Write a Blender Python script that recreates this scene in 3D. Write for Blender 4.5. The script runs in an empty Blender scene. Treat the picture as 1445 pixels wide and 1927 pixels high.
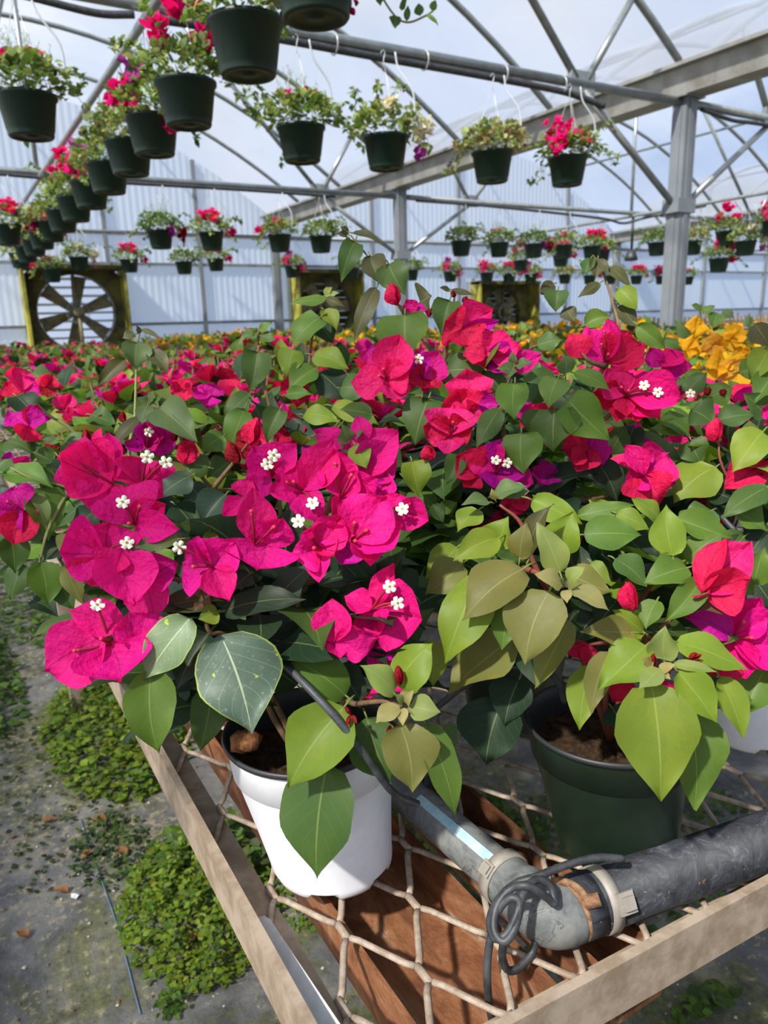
import bpy, math, random
import numpy as np
from mathutils import Vector

# ------------------------------------------------------------------ basics
SC = bpy.context.scene
COL = SC.collection
rnd = random.Random(7)
CAMZ = 1.33
FPX, CX, CY = 1390.0, 722.5, 963.5
YAW, PIT, ROL = math.radians(30.3), math.radians(14.3), math.radians(-1.69)
fw = np.array([math.sin(YAW)*math.cos(PIT), math.cos(YAW)*math.cos(PIT), -math.sin(PIT)])
r0 = np.array([math.cos(YAW), -math.sin(YAW), 0.0])
u0 = np.cross(r0, fw)
rt = math.cos(ROL)*r0 + math.sin(ROL)*u0
up = -math.sin(ROL)*r0 + math.cos(ROL)*u0
CAM = np.array([0.0, 0.0, CAMZ])
ZUP = np.array([0.0, 0.0, 1.0])

def P(px, py, d):
    return CAM + d*((px-CX)/FPX*rt - (py-CY)/FPX*up + fw)

def nrm(v):
    return v/(np.linalg.norm(v)+1e-12)

class MB:
    """Collects shapes; build() links them as ONE mesh object."""
    def __init__(s):
        s.v, s.f, s.uv, s.c, s.n = [], [], [], [], 0
    def add(s, v, f, uv=None, c=(1, 1, 1)):
        v = np.asarray(v, float).reshape(-1, 3)
        k = len(v)
        s.v.append(v)
        s.f.extend([tuple(i+s.n for i in q) for q in f])
        s.uv.append(np.zeros((k, 2)) if uv is None else np.asarray(uv, float))
        s.c.append(np.tile(np.array([*c[:3], 1.0]), (k, 1)))
        s.n += k
    def build(s, name, mat, parent=None, origin=None, smooth=True, **props):
        me = bpy.data.meshes.new(name)
        V = np.concatenate(s.v)
        if origin is None:
            origin = root_loc(parent) if parent is not None else np.zeros(3)
        V = V - np.asarray(origin, float)
        me.from_pydata(V.tolist(), [], s.f)
        uvl = me.uv_layers.new(name='UVMap')
        idx = np.empty(len(me.loops), dtype=np.int32)
        me.loops.foreach_get('vertex_index', idx)
        uvl.data.foreach_set('uv', np.concatenate(s.uv)[idx].astype(np.float32).ravel())
        ca = me.color_attributes.new('tint', 'FLOAT_COLOR', 'POINT')
        ca.data.foreach_set('color', np.concatenate(s.c).astype(np.float32).ravel())
        if smooth:
            me.polygons.foreach_set('use_smooth', np.ones(len(me.polygons), dtype=bool))
        me.materials.append(mat)
        me.update()
        o = bpy.data.objects.new(name, me)
        COL.objects.link(o)
        if parent is not None:
            o.parent = parent
        else:
            o.location = origin
        for k, v in props.items():
            o[k] = v
        return o

def root_loc(o):
    while o.parent is not None:
        o = o.parent
    return np.array(o.location)

def thing(name, label, cat, loc, group=None):
    o = bpy.data.objects.new(name, None)
    COL.objects.link(o)
    o.empty_display_size = 0.05
    o.location = tuple(float(a) for a in loc)
    o['label'] = label
    o['category'] = cat
    if group:
        o['group'] = group
    return o

KIDS = {}
def copy_tree(o, loc, rz, label, scale=1.0):
    kids = KIDS.get(o.name)
    if kids is None:
        kids = KIDS[o.name] = [(c, list(c.children)) for c in o.children]
    r = o.copy(); COL.objects.link(r)
    r.location = tuple(float(a) for a in loc); r.rotation_euler = (0, 0, rz); r.scale = (scale,)*3
    r['label'] = label
    for c, gs in kids:
        n = c.copy(); COL.objects.link(n); n.parent = r
        for g in gs:
            m = g.copy(); COL.objects.link(m); m.parent = n
    return r

# ------------------------------------------------------------------ shapes
def box(mb, lo, hi, c=(1, 1, 1)):
    x0, y0, z0 = lo; x1, y1, z1 = hi
    v = [(x0,y0,z0),(x1,y0,z0),(x1,y1,z0),(x0,y1,z0),(x0,y0,z1),(x1,y0,z1),(x1,y1,z1),(x0,y1,z1)]
    f = [(0,3,2,1),(4,5,6,7),(0,1,5,4),(1,2,6,5),(2,3,7,6),(3,0,4,7)]
    mb.add(v, f, c=c)

def frame_of(d):
    d = nrm(d)
    a = np.array([0, 0, 1.0]) if abs(d[2]) < 0.9 else np.array([1.0, 0, 0])
    s = nrm(np.cross(d, a)); t = np.cross(s, d)
    return s, t

def tube(mb, pts, r, n=8, c=(1, 1, 1), cap=True, a0=0.0, flat=1.0):
    pts = [np.asarray(p, float) for p in pts]
    m = len(pts)
    rs = [r]*m if np.isscalar(r) else list(r)
    V, UV = [], []
    s = None; L = 0.0
    for i, p in enumerate(pts):
        d = pts[min(i+1, m-1)] - pts[max(i-1, 0)]
        d = nrm(d)
        if s is None:
            s, t = frame_of(d)
        else:
            s = nrm(s - d*np.dot(s, d)); t = np.cross(s, d)
        if i: L += np.linalg.norm(p-pts[i-1])
        for k in range(n):
            a = a0 + 2*math.pi*k/n
            V.append(p + rs[i]*(math.cos(a)*s + flat*math.sin(a)*t)); UV.append((k/n, L))
    F = []
    for i in range(m-1):
        for k in range(n):
            F.append((i*n+k, i*n+(k+1) % n, (i+1)*n+(k+1) % n, (i+1)*n+k))
    if cap:
        F.append(tuple(range(n-1, -1, -1))); F.append(tuple((m-1)*n+k for k in range(n)))
    mb.add(V, F, UV, c)

def bar(mb, a, b, w, h, c=(1, 1, 1)):
    """square tube from a to b"""
    tube(mb, [a, b], [w*0.7071]*2, 4, c, a0=math.pi/4, flat=h/w)

def lathe(mb, prof, cen, n=40, c=(1, 1, 1), wob=None):
    cen = np.asarray(cen, float)
    V = []; m = len(prof); UV = []
    for i, (r, z) in enumerate(prof):
        for k in range(n):
            a = 2*math.pi*k/n
            zz = z + (wob(i, a) if wob else 0)
            V.append(cen + np.array([r*math.cos(a), r*math.sin(a), zz])); UV.append((k/n, i/m))
    F = [(i*n+k, i*n+(k+1) % n, (i+1)*n+(k+1) % n, (i+1)*n+k) for i in range(m-1) for k in range(n)]
    mb.add(V, F, UV, c)

def spline(pts, k=6):
    pts = [np.asarray(p, float) for p in pts]
    if len(pts) < 3:
        return pts
    Q = [2*pts[0]-pts[1]] + pts + [2*pts[-1]-pts[-2]]
    out = []
    for i in range(1, len(Q)-2):
        for j in range(k):
            t = j/k
            a, b, c_, d = Q[i-1], Q[i], Q[i+1], Q[i+2]
            out.append(0.5*((2*b) + (c_-a)*t + (2*a-5*b+4*c_-d)*t*t + (3*b-a-3*c_+d)*t**3))
    out.append(pts[-1])
    return out

OUT = {}
for _k, _t, _w in (('leaf', (0, .05, .13, .26, .40, .54, .68, .80, .90, .96, 1), (0, .36, .70, .96, 1.0, .90, .69, .42, .18, .07, 0)),
                   ('heart', (0, .035, .10, .20, .32, .48, .63, .77, .88, .95, 1), (0, .50, .83, .98, 1.0, .88, .67, .40, .18, .07, 0)),
                   ('bract', (0, .05, .14, .28, .43, .58, .72, .84, .93, 1), (0, .26, .58, .88, 1.0, .95, .76, .49, .22, 0))):
    _x = np.linspace(0, 1, 241); _y = np.interp(_x, _t, _w)
    _s = np.convolve(np.pad(_y, 8, mode='edge'), np.ones(17)/17, mode='valid'); _s[:14] = _y[:14]; _s[-1] = 0
    OUT[_k] = (_x, _s)
def outline(t, kind):
    return np.interp(t, *OUT[kind])

def blade(mb, base, tip, W, n, kind='leaf', c=(1, 1, 1), nu=6, nv=9, fold=0.25, bulge=0.1, wave=0.05, rg=rnd, twist=0.0, crink=0.0):
    base = np.asarray(base, float); tip = np.asarray(tip, float)
    d = tip-base; L = np.linalg.norm(d); d = d/L
    n = nrm(n - d*np.dot(n, d)); s = np.cross(d, n)
    ts = np.linspace(0, 1, nv+1); us = np.linspace(-1, 1, nu+1)
    ws = outline(np.clip(ts, 1e-4, 1), kind)*W*0.5
    ph1, ph2 = rg.uniform(0, 6.28), rg.uniform(0, 6.28)
    T, U = np.meshgrid(ts, us, indexing='ij')
    Wd = ws[:, None]*np.ones_like(U)
    if nv > 6:                               # uneven margin, midrib swinging sideways
        m1, m2 = rg.uniform(0, 6.28), rg.uniform(0, 6.28)
        Wd = Wd*(1+0.030*np.sin(T*11+np.where(U > 0, m1, m2))+0.015*np.sin(T*23+np.where(U > 0, m2, m1)))*(1+0.08*rg.uniform(-1, 1)*np.sign(U))
    h = fold*np.abs(U)**1.3*Wd + bulge*L*(4*T*(1-T)-0.0) + wave*W*np.abs(U)**2*np.sin(T*9+np.where(U > 0, ph1, ph2))
    if crink:
        a_, b_, c_ = rg.uniform(0, 6), rg.uniform(0, 6), rg.uniform(0, 6)
        h += crink*W*(np.sin(U*6+a_+2*T)*np.sin(T*8+b_)+0.5*np.sin(U*13+c_)*np.sin(T*17+a_))*np.clip(T*4, 0, 1)
        h += 0.10*W*rg.uniform(-1, 1)*np.clip((T-.55)/.45, 0, 1)**2*3*np.abs(U)**.5
        h += W*0.10*rg.uniform(-1, 1)*np.sign(U)*np.abs(U)**2*np.sin(T*math.pi)
    along = T*L
    if kind != 'bract':
        along = along - 0.10*L*np.abs(U)**1.5*np.exp(-T/0.16)*(1.3 if kind == 'heart' else 0.7)*np.clip(T*12, 0, 1)
    lat = U*Wd
    if nv > 6: lat = lat + rg.uniform(-.06, .06)*L*4*T*(1-T)
    if twist:
        a = twist*(T-0.3)
        lat, h = lat*np.cos(a)-0*h, h + U*Wd*np.sin(a)
    V = base[None, None] + along[..., None]*d + lat[..., None]*s + h[..., None]*n
    k = nu+1
    F = [(i*k+j, i*k+j+1, (i+1)*k+j+1, (i+1)*k+j) for i in range(nv) for j in range(nu)]
    mb.add(V.reshape(-1, 3), F, np.stack([(U+1)/2, T], -1).reshape(-1, 2), c)

def star(mb, cen, n, r, rg=rnd):
    n = nrm(np.asarray(n, float)); s, t = frame_of(n)
    a0 = rg.uniform(0, 6)
    V = [cen]; m = 30
    for ring, (rr, hz) in enumerate(((0.28, 0.10), (0.62, 0.14), (1.0, 0.02))):
        for k in range(m):
            a = a0+2*math.pi*k/m
            lob = 1.0 if ring == 0 else (0.55+0.45*abs(math.cos(2.5*(a-a0)))**0.55*(1-0.16*(abs(math.cos(2.5*(a-a0))) > .97)))
            q = r*rr*lob
            V.append(cen + q*(math.cos(a)*s+math.sin(a)*t) + n*r*(hz+0.16*math.cos(5*(a-a0))*(ring > 0)+rg.uniform(-.04, .04)*(ring > 0)))
    F = [(0, 1+k, 1+(k+1) % m) for k in range(m)]
    for g in range(2):
        F += [(1+g*m+k, 1+(g+1)*m+k, 1+(g+1)*m+(k+1) % m, 1+g*m+(k+1) % m) for k in range(m)]
    mb.add(V, F, None, (0.80, 0.77, 0.60))
    # dark yellow throat
    V = [cen+n*r*0.16] + [cen + r*0.20*(math.cos(2*math.pi*k/8)*s+math.sin(2*math.pi*k/8)*t)+n*r*0.16 for k in range(8)]
    mb.add(V, [(0, 1+k, 1+(k+1) % 8) for k in range(8)], None, (0.22, 0.17, 0.02))

# ------------------------------------------------------------------ materials
def mk(name):
    m = bpy.data.materials.new(name); m.use_nodes = True
    nt = m.node_tree; nt.nodes.clear()
    return m, nt
class NT:
    def __init__(s, name):
        s.m, s.t = mk(name)
    def n(s, typ, **k):
        nd = s.t.nodes.new(typ)
        for a, b in k.items():
            setattr(nd, a, b)
        return nd
    def L(s, a, b):
        s.t.links.new(a, b)
    def set(s, nd, key, val):
        if hasattr(val, 'node'):
            s.L(val, nd.inputs[key])
        else:
            nd.inputs[key].default_value = val
    def math(s, op, a, b=0.0, c=None, clamp=False):
        nd = s.n('ShaderNodeMath', operation=op, use_clamp=clamp)
        s.set(nd, 0, a); s.set(nd, 1, b)
        if c is not None: s.set(nd, 2, c)
        return nd.outputs[0]
    def mix(s, fac, a, b, mode='MIX'):
        nd = s.n('ShaderNodeMix', data_type='RGBA', blend_type=mode)
        s.set(nd, 0, fac)
        s.set(nd, 6, (*a, 1) if isinstance(a, tuple) and len(a) == 3 else a)
        s.set(nd, 7, (*b, 1) if isinstance(b, tuple) and len(b) == 3 else b)
        return nd.outputs[2]
    def noise(s, scale, detail=4, rough=0.6, vec=None, dist=0.0):
        nd = s.n('ShaderNodeTexNoise')
        nd.inputs['Scale'].default_value = scale; nd.inputs['Detail'].default_value = detail
        nd.inputs['Roughness'].default_value = rough; nd.inputs['Distortion'].default_value = dist
        if vec is not None: s.L(vec, nd.inputs['Vector'])
        return nd.outputs['Fac']
    def ramp(s, fac, stops):
        nd = s.n('ShaderNodeValToRGB'); e = nd.color_ramp.elements
        while len(e) < len(stops): e.new(0.5)
        for i, (p, c) in enumerate(stops):
            e[i].position = p; e[i].color = (*c, 1) if len(c) == 3 else c
        s.L(fac, nd.inputs[0])
        return nd.outputs[0]
    def obj(s):
        return s.n('ShaderNodeTexCoord').outputs['Object']
    def pos(s):
        return s.n('ShaderNodeNewGeometry').outputs['Position']
    def bsdf(s, color, rough=0.5, metal=0.0, spec=0.5, bump=None, bstr=0.3, bdist=0.002):
        p = s.n('ShaderNodeBsdfPrincipled')
        s.set(p, 'Base Color', (*color, 1) if isinstance(color, tuple) and len(color) == 3 else color)
        s.set(p, 'Roughness', rough); s.set(p, 'Metallic', metal); s.set(p, 'Specular IOR Level', spec)
        if bump is not None:
            b = s.n('ShaderNodeBump'); b.inputs['Strength'].default_value = bstr; b.inputs['Distance'].default_value = bdist
            s.L(bump, b.inputs['Height']); s.L(b.outputs[0], p.inputs['Normal'])
        return p
    def out(s, sh):
        o = s.n('ShaderNodeOutputMaterial'); s.L(sh, o.inputs['Surface'])
        return s.m

def leafy(name, bract=False):
    t = NT(name)
    a = t.n('ShaderNodeAttribute', attribute_name='tint').outputs['Color']
    uv = t.n('ShaderNodeUVMap', uv_map='UVMap').outputs[0]
    sp = t.n('ShaderNodeSeparateXYZ'); t.L(uv, sp.inputs[0])
    du = t.math('ABSOLUTE', t.math('SUBTRACT', sp.outputs[0], 0.5))
    mid = t.math('LESS_THAN', du, 0.013 if not bract else 0.014)
    sv = t.math('FRACT', t.math('MULTIPLY', t.math('SUBTRACT', sp.outputs[1], t.math('MULTIPLY', du, 0.75 if not bract else 0.9)), 6.0))
    sid = t.math('MULTIPLY', t.math('LESS_THAN', sv, 0.06), 0.55 if bract else 0.14)
    vein = t.math('MAXIMUM', t.math('MULTIPLY', mid, 0.75), sid)
    g = t.pos()
    nz = t.noise(60, 4, 0.6, g)
    if bract:
        dark = t.mix(1.0, a, (0.52, 0.5, 0.55), 'MULTIPLY')
        col = t.mix(vein, a, dark)
        col = t.mix(t.math('MULTIPLY', nz, 0.25), col, dark)
        bump = t.math('ADD', t.noise(170, 3, 0.5, g), t.math('MULTIPLY', vein, -0.5))
        p = t.bsdf(col, 0.6, 0, 0.16, bump, 0.9, 0.003)
        tr = t.n('ShaderNodeBsdfTranslucent'); t.L(t.mix(1.0, col, (1.10, 0.9, 0.66), 'MULTIPLY'), tr.inputs[0])
        mx = t.n('ShaderNodeMixShader'); mx.inputs[0].default_value = 0.42
    else:
        lite = t.mix(0.45, a, (0.42, 0.48, 0.16))
        dark = t.mix(1.0, a, (0.62, 0.70, 0.7), 'MULTIPLY')
        col = t.mix(t.math('MULTIPLY', nz, 0.55), a, dark)
        col = t.mix(t.math('MULTIPLY', t.math('GREATER_THAN', t.noise(22, 4, 0.6, g), 0.53), 0.22), col, t.mix(1.0, col, (1.5, 1.22, 0.7), 'MULTIPLY'))
        col = t.mix(t.math('MULTIPLY', vein, 0.75), col, lite)
        bump = t.math('ADD', t.math('MULTIPLY', nz, 0.6), t.math('MULTIPLY', vein, -0.6))
        p = t.bsdf(col, t.math('ADD', 0.42, t.math('MULTIPLY', nz, 0.2)), 0, 0.28, bump, 0.35, 0.002)
        tr = t.n('ShaderNodeBsdfTranslucent')
        t.L(t.mix(0.5, t.mix(1.0, col, (1.7, 1.6, 0.45), 'MULTIPLY'), col), tr.inputs[0])
        mx = t.n('ShaderNodeMixShader'); mx.inputs[0].default_value = 0.36
    t.L(p.outputs[0], mx.inputs[1]); t.L(tr.outputs[0], mx.inputs[2])
    return t.out(mx.outputs[0])

M = {}
M['leaf'] = leafy('leaf_green')
M['bract'] = leafy('bract_petal', True)

def dusty_leaf():
    """old leaf with dried water marks and a yellowish rim"""
    t = NT('leaf_dusty')
    a = t.n('ShaderNodeAttribute', attribute_name='tint').outputs['Color']
    uv = t.n('ShaderNodeUVMap', uv_map='UVMap').outputs[0]
    sp = t.n('ShaderNodeSeparateXYZ'); t.L(uv, sp.inputs[0])
    du = t.math('ABSOLUTE', t.math('SUBTRACT', sp.outputs[0], 0.5))
    mid = t.math('LESS_THAN', du, 0.012)
    rim = t.math('GREATER_THAN', du, 0.478)
    sv = t.math('FRACT', t.math('MULTIPLY', t.math('SUBTRACT', sp.outputs[1], t.math('MULTIPLY', du, 0.75)), 6.0))
    sid = t.math('MULTIPLY', t.math('LESS_THAN', sv, 0.05), 0.2)
    g = t.pos()
    spots = t.math('MULTIPLY', t.math('GREATER_THAN', t.noise(230, 3, 0.65, g), 0.635), 0.40)
    film = t.math('MULTIPLY', t.noise(45, 4, 0.7, g), 0.55)
    col = t.mix(film, a, (0.13, 0.18, 0.115))
    col = t.mix(spots, col, (0.22, 0.28, 0.25))
    yel = t.math('MULTIPLY', t.math('GREATER_THAN', t.noise(75, 3, 0.6, g), 0.69), 0.8)
    col = t.mix(yel, col, (0.35, 0.38, 0.03))
    col = t.mix(t.math('MAXIMUM', t.math('MULTIPLY', mid, 0.7), sid), col, (0.35, 0.42, 0.25))
    col = t.mix(t.math('MULTIPLY', rim, 0.7), col, (0.25, 0.32, 0.03))
    p = t.bsdf(col, 0.5, 0, 0.35, t.noise(60, 3, 0.5, g), 0.3, 0.002)
    return t.out(p.outputs[0])
M['dusty'] = dusty_leaf()

def simple(name, color, rough=0.5, metal=0.0, spec=0.5, var=0.0, vs=20, vcol=None, bump=0.0):
    t = NT(name)
    c = color
    if var:
        nz = t.noise(vs, 5, 0.65, t.pos())
        c = t.mix(t.ramp(nz, [(0.38, (0, 0, 0)), (0.62, (1, 1, 1))]), color, vcol or tuple(x*(1-var) for x in color))
        p = t.bsdf(c, rough, metal, spec, nz if bump else None, bump, 0.002)
    else:
        p = t.bsdf(c, rough, metal, spec)
    return t.out(p.outputs[0])

def tinted(name, rough=0.5, spec=0.4):
    t = NT(name)
    a = t.n('ShaderNodeAttribute', attribute_name='tint').outputs['Color']
    return t.out(t.bsdf(a, rough, 0, spec).outputs[0])
M['tinted'] = tinted('small_bloom')
M['galv'] = simple('galvanised_tube', (0.30, 0.325, 0.32), 0.36, 0.5, 0.5, 0.25, 14)
M['gutter'] = simple('galvanised_gutter', (0.36, 0.355, 0.33), 0.5, 0.3, 0.5, 0.35, 5, (0.24, 0.225, 0.19))
M['post'] = simple('grey_post_paint', (0.185, 0.205, 0.225), 0.55, 0.2, 0.4, 0.12, 9)
M['pot_green'] = simple('dark_green_plastic', (0.011, 0.022, 0.012), 0.40, 0, 0.4, 0.25, 30)
M['pot_basket'] = simple('basket_green_plastic', (0.006, 0.022, 0.014), 0.45, 0, 0.4)
M['pot_white'] = simple('white_plastic', (0.80, 0.80, 0.84), 0.35, 0, 0.45, 0.06, 60)
M['pot_inside'] = simple('black_plastic', (0.02, 0.021, 0.023), 0.5)
M['soil'] = simple('potting_soil', (0.055, 0.032, 0.018), 0.95, 0, 0.1, 0.7, 120, None, 1.0)
M['clod'] = simple('bark_clod', (0.25, 0.105, 0.045), 0.95, 0, 0.1, 0.6, 150, None, 1.0)
M['stem_brown'] = simple('woody_stem', (0.16, 0.10, 0.05), 0.8, 0, 0.2, 0.4, 90, None, 0.6)
M['stem_green'] = simple('green_shoot', (0.16, 0.17, 0.05), 0.6, 0, 0.3)
M['stem_red'] = simple('red_shoot', (0.17, 0.045, 0.03), 0.6, 0, 0.3)
M['rail'] = simple('weathered_galvanised_rail', (0.36, 0.285, 0.215), 0.65, 0.1, 0.3, 0.30, 35, (0.235, 0.175, 0.12), 0.4)
M['mesh'] = simple('dusty_expanded_metal', (0.41, 0.335, 0.27), 0.65, 0.1, 0.3, 0.30, 90, (0.27, 0.20, 0.145), 0.4)
M['hose'] = simple('black_rubber_hose', (0.022, 0.024, 0.028), 0.5, 0, 0.4, 0.5, 60, (0.055, 0.058, 0.062), 0.3)
M['clamp'] = simple('pale_hose_clamp', (0.32, 0.29, 0.25), 0.55, 0.1, 0.4, 0.2, 60)
M['rustband'] = simple('rusted_clamp', (0.17, 0.07, 0.035), 0.8, 0.1, 0.3, 0.6, 160, (0.30, 0.20, 0.11), 0.6)
M['wire'] = simple('hanger_wire', (0.45, 0.46, 0.48), 0.35, 0.3, 0.5)
M['drip'] = simple('grey_drip_tube', (0.42, 0.45, 0.48), 0.45)
M['label'] = simple('white_plastic_label', (0.68, 0.68, 0.66), 0.4, 0, 0.4, 0.15, 60)
M['wood'] = simple('weathered_wood', (0.36, 0.24, 0.14), 0.85, 0, 0.2, 0.4, 14, None, 0.4)
M['fanblade'] = simple('dirty_fan_blade', (0.09, 0.08, 0.05), 0.6, 0.1, 0.4, 0.5, 12, (0.2, 0.17, 0.08))
M['fanbox'] = simple('mossy_yellow_box', (0.36, 0.34, 0.04), 0.7, 0, 0.3, 0.6, 3.0, (0.10, 0.085, 0.03))
M['fanface'] = simple('dark_mossy_board', (0.13, 0.12, 0.035), 0.8, 0, 0.2, 0.6, 4.0, (0.05, 0.045, 0.02))
M['louver'] = simple('pale_louver', (0.60, 0.64, 0.68), 0.5, 0.1)
M['dryleaf'] = simple('dry_brown_leaf', (0.26, 0.12, 0.05), 0.8, 0, 0.2, 0.4, 80)
M['bluestripe'] = simple('pale_blue_stripe', (0.28, 0.50, 0.62), 0.5, 0, 0.4, 0.25, 90, (0.45, 0.62, 0.70))
M['blueline'] = simple('blue_thread', (0.10, 0.17, 0.28), 0.7, 0, 0.3, 0.3, 40)

def pvc():
    t = NT('weathered_grey_pipe'); g = t.pos()
    n1 = t.noise(38, 6, 0.7, g, 0.8); n2 = t.noise(120, 4, 0.6, g)
    c = t.ramp(n1, [(0.30, (0.055, 0.06, 0.062)), (0.5, (0.145, 0.152, 0.152)), (0.72, (0.23, 0.228, 0.21))])
    cr = t.math('LESS_THAN', t.math('ABSOLUTE', t.math('SUBTRACT', n1, 0.54)), 0.012)
    c = t.mix(t.math('MULTIPLY', t.math('MULTIPLY', cr, t.math('GREATER_THAN', t.noise(16, 3, 0.5, g), 0.52)), 0.75), c, (0.04, 0.042, 0.045))
    return t.out(t.bsdf(c, 0.6, 0, 0.35, n2, 0.3, 0.001).outputs[0])
M['pvc'] = pvc()
def blackpipe():
    t = NT('scuffed_black_pipe'); g = t.pos()
    n1 = t.noise(40, 8, 0.8, g, 1.2); n2 = t.noise(300, 3, 0.6, g)
    c = t.ramp(n1, [(0.40, (0.014, 0.015, 0.019)), (0.55, (0.036, 0.040, 0.050)), (0.68, (0.10, 0.105, 0.115))])
    c = t.mix(t.math('MULTIPLY', t.math('GREATER_THAN', n2, 0.70), 0.55), c, (0.28, 0.26, 0.23))
    c = t.mix(t.math('MULTIPLY', t.math('GREATER_THAN', t.noise(34, 5, 0.8, g), 0.68), 0.8), c, (0.23, 0.10, 0.035))
    return t.out(t.bsdf(c, 0.58, 0, 0.35, n1, 0.3, 0.001).outputs[0])
M['blackpipe'] = blackpipe()
def rust():
    t = NT('rusted_iron'); g = t.pos()
    mp = t.n('ShaderNodeMapping'); mp.inputs['Scale'].default_value = (1.6, 0.5, 1.0); t.L(g, mp.inputs[0])
    n1 = t.noise(22, 8, 0.72, mp.outputs[0], 0.6); n2 = t.noise(110, 5, 0.7, g)
    c = t.ramp(n1, [(0.28, (0.06, 0.025, 0.017)), (0.42, (0.17, 0.065, 0.03)), (0.54, (0.30, 0.125, 0.055)), (0.63, (0.36, 0.20, 0.11)), (0.70, (0.50, 0.42, 0.33))])
    c = t.mix(t.math('MULTIPLY', n2, 0.5), c, (0.10, 0.04, 0.02))
    return t.out(t.bsdf(c, 0.85, 0.1, 0.25, n2, 0.6, 0.003).outputs[0])
M['rust'] = rust()

def ground():
    t = NT('ground_cover_cloth'); g = t.pos()
    big = t.noise(1.5, 6, 0.65, g, 0.4); mid = t.noise(5.5, 7, 0.7, g, 0.6); fine = t.noise(42, 5, 0.7, g)
    base = t.ramp(mid, [(0.32, (0.05, 0.052, 0.055)), (0.5, (0.13, 0.13, 0.128)), (0.68, (0.25, 0.24, 0.21))])
    moss = t.ramp(t.noise(3.1, 7, 0.75, g, 1.0), [(0.47, (0, 0, 0)), (0.58, (1, 1, 1))])
    base = t.mix(t.math('MULTIPLY', moss, 0.8), base, t.ramp(fine, [(0.35, (0.03, 0.03, 0.014)), (0.65, (0.16, 0.17, 0.045))]))
    sand = t.math('MULTIPLY', t.math('GREATER_THAN', t.math('ADD', t.math('MULTIPLY', fine, 0.6), t.math('MULTIPLY', big, 0.55)), 0.625), 0.75)
    base = t.mix(sand, base, t.ramp(fine, [(0.4, (0.12, 0.10, 0.06)), (0.7, (0.36, 0.31, 0.21))]))
    return t.out(t.bsdf(base, 0.75, 0, 0.35, fine, 0.5, 0.01).outputs[0])
M['ground'] = ground()

def film():
    t = NT('greenhouse_film'); g = t.pos()
    tr = t.n('ShaderNodeBsdfTransparent'); tr.inputs[0].default_value = (0.93, 0.95, 0.97, 1)
    tl = t.n('ShaderNodeBsdfTranslucent')
    nz = t.noise(0.5, 5, 0.6, g)
    t.L(t.ramp(nz, [(0.3, (0.64, 0.70, 0.80)), (0.7, (0.64, 0.63, 0.64))]), tl.inputs[0])
    sp = t.n('ShaderNodeSeparateXYZ'); t.L(g, sp.inputs[0])
    # dust gathers on the lower film beside each gutter
    low = t.n('ShaderNodeMapRange'); t.L(sp.outputs[2], low.inputs[0])
    low.inputs[1].default_value = 3.95; low.inputs[2].default_value = 3.05
    low.inputs[3].default_value = 0.0; low.inputs[4].default_value = 0.58
    f = t.math('ADD', t.math('MULTIPLY', t.noise(0.9, 6, 0.65, g, 0.5), 0.34), low.outputs[0], clamp=True)
    mx = t.n('ShaderNodeMixShader'); t.L(f, mx.inputs[0])
    t.L(tr.outputs[0], mx.inputs[1]); t.L(tl.outputs[0], mx.inputs[2])
    return t.out(mx.outputs[0])
M['film'] = film()
def sheet():
    t = NT('corrugated_wall_sheet')
    tr = t.n('ShaderNodeBsdfTransparent'); tr.inputs[0].default_value = (0.90, 0.94, 1.0, 1)
    tl = t.n('ShaderNodeBsdfTranslucent'); tl.inputs[0].default_value = (0.80, 0.87, 0.95, 1)
    df = t.bsdf((0.62, 0.68, 0.76), 0.35, 0, 0.5)
    m1 = t.n('ShaderNodeMixShader'); m1.inputs[0].default_value = 0.45
    t.L(df.outputs[0], m1.inputs[1]); t.L(tl.outputs[0], m1.inputs[2])
    m2 = t.n('ShaderNodeMixShader'); m2.inputs[0].default_value = 0.68
    t.L(tr.outputs[0], m2.inputs[1]); t.L(m1.outputs[0], m2.inputs[2])
    return t.out(m2.outputs[0])
M['sheet'] = sheet()

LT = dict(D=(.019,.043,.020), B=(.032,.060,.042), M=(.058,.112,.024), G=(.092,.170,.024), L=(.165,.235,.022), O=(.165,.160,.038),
          T=(.30,.26,.10), P=(.20,.26,.07), K=(.070,.070,.026), S=(.095,.145,.052), R=(.15,.09,.05))
BT = dict(m=(.79,.009,.235), p=(.60,.008,.28), r=(.64,.012,.080), k=(.80,.018,.18), d=(.32,.012,.022), y=(.80,.43,.015), w=(.85,.83,.68), v=(.50,.06,.45), o=(.70,.36,.04), s=(.85,.10,.16))
def jit(c, a=0.15, rg=rnd):
    k = 1+rg.uniform(-a, a)
    return tuple(max(0.0, x*k*(1+rg.uniform(-a, a)*0.5)) for x in c)
SKY, SUN, EXPO = 0.72, 8.5, 0.35
SUNDIR = (0.66, 0.26, -0.74)
# ------------------------------------------------------------------ setting
ST = dict(kind='structure')
GUT = [-2.95, 5.10, 13.15, 21.2]          # gutter lines (x)
ZG = 2.90                                  # gutter underside
TRY = [-4.02, 0.03, 4.08, 8.13]            # truss planes
WALLY = 12.15
def roofz(x):
    for a, b in zip(GUT, GUT[1:]):
        if a <= x <= b:
            h = (b-a)/2; m = (a+b)/2
            return ZG+0.16+1.50*(1-((x-m)/h)**2)
    return ZG+0.16

mb = MB()
N = 40
xs = np.linspace(-30, 50, N+1); ys = np.linspace(-30, 60, N+1)
V = [(x, y, 0) for x in xs for y in ys]
mb.add(V, [(i*(N+1)+j, (i+1)*(N+1)+j, (i+1)*(N+1)+j+1, i*(N+1)+j+1) for i in range(N) for j in range(N)])
mb.build('floor', M['ground'], **ST)

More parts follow.
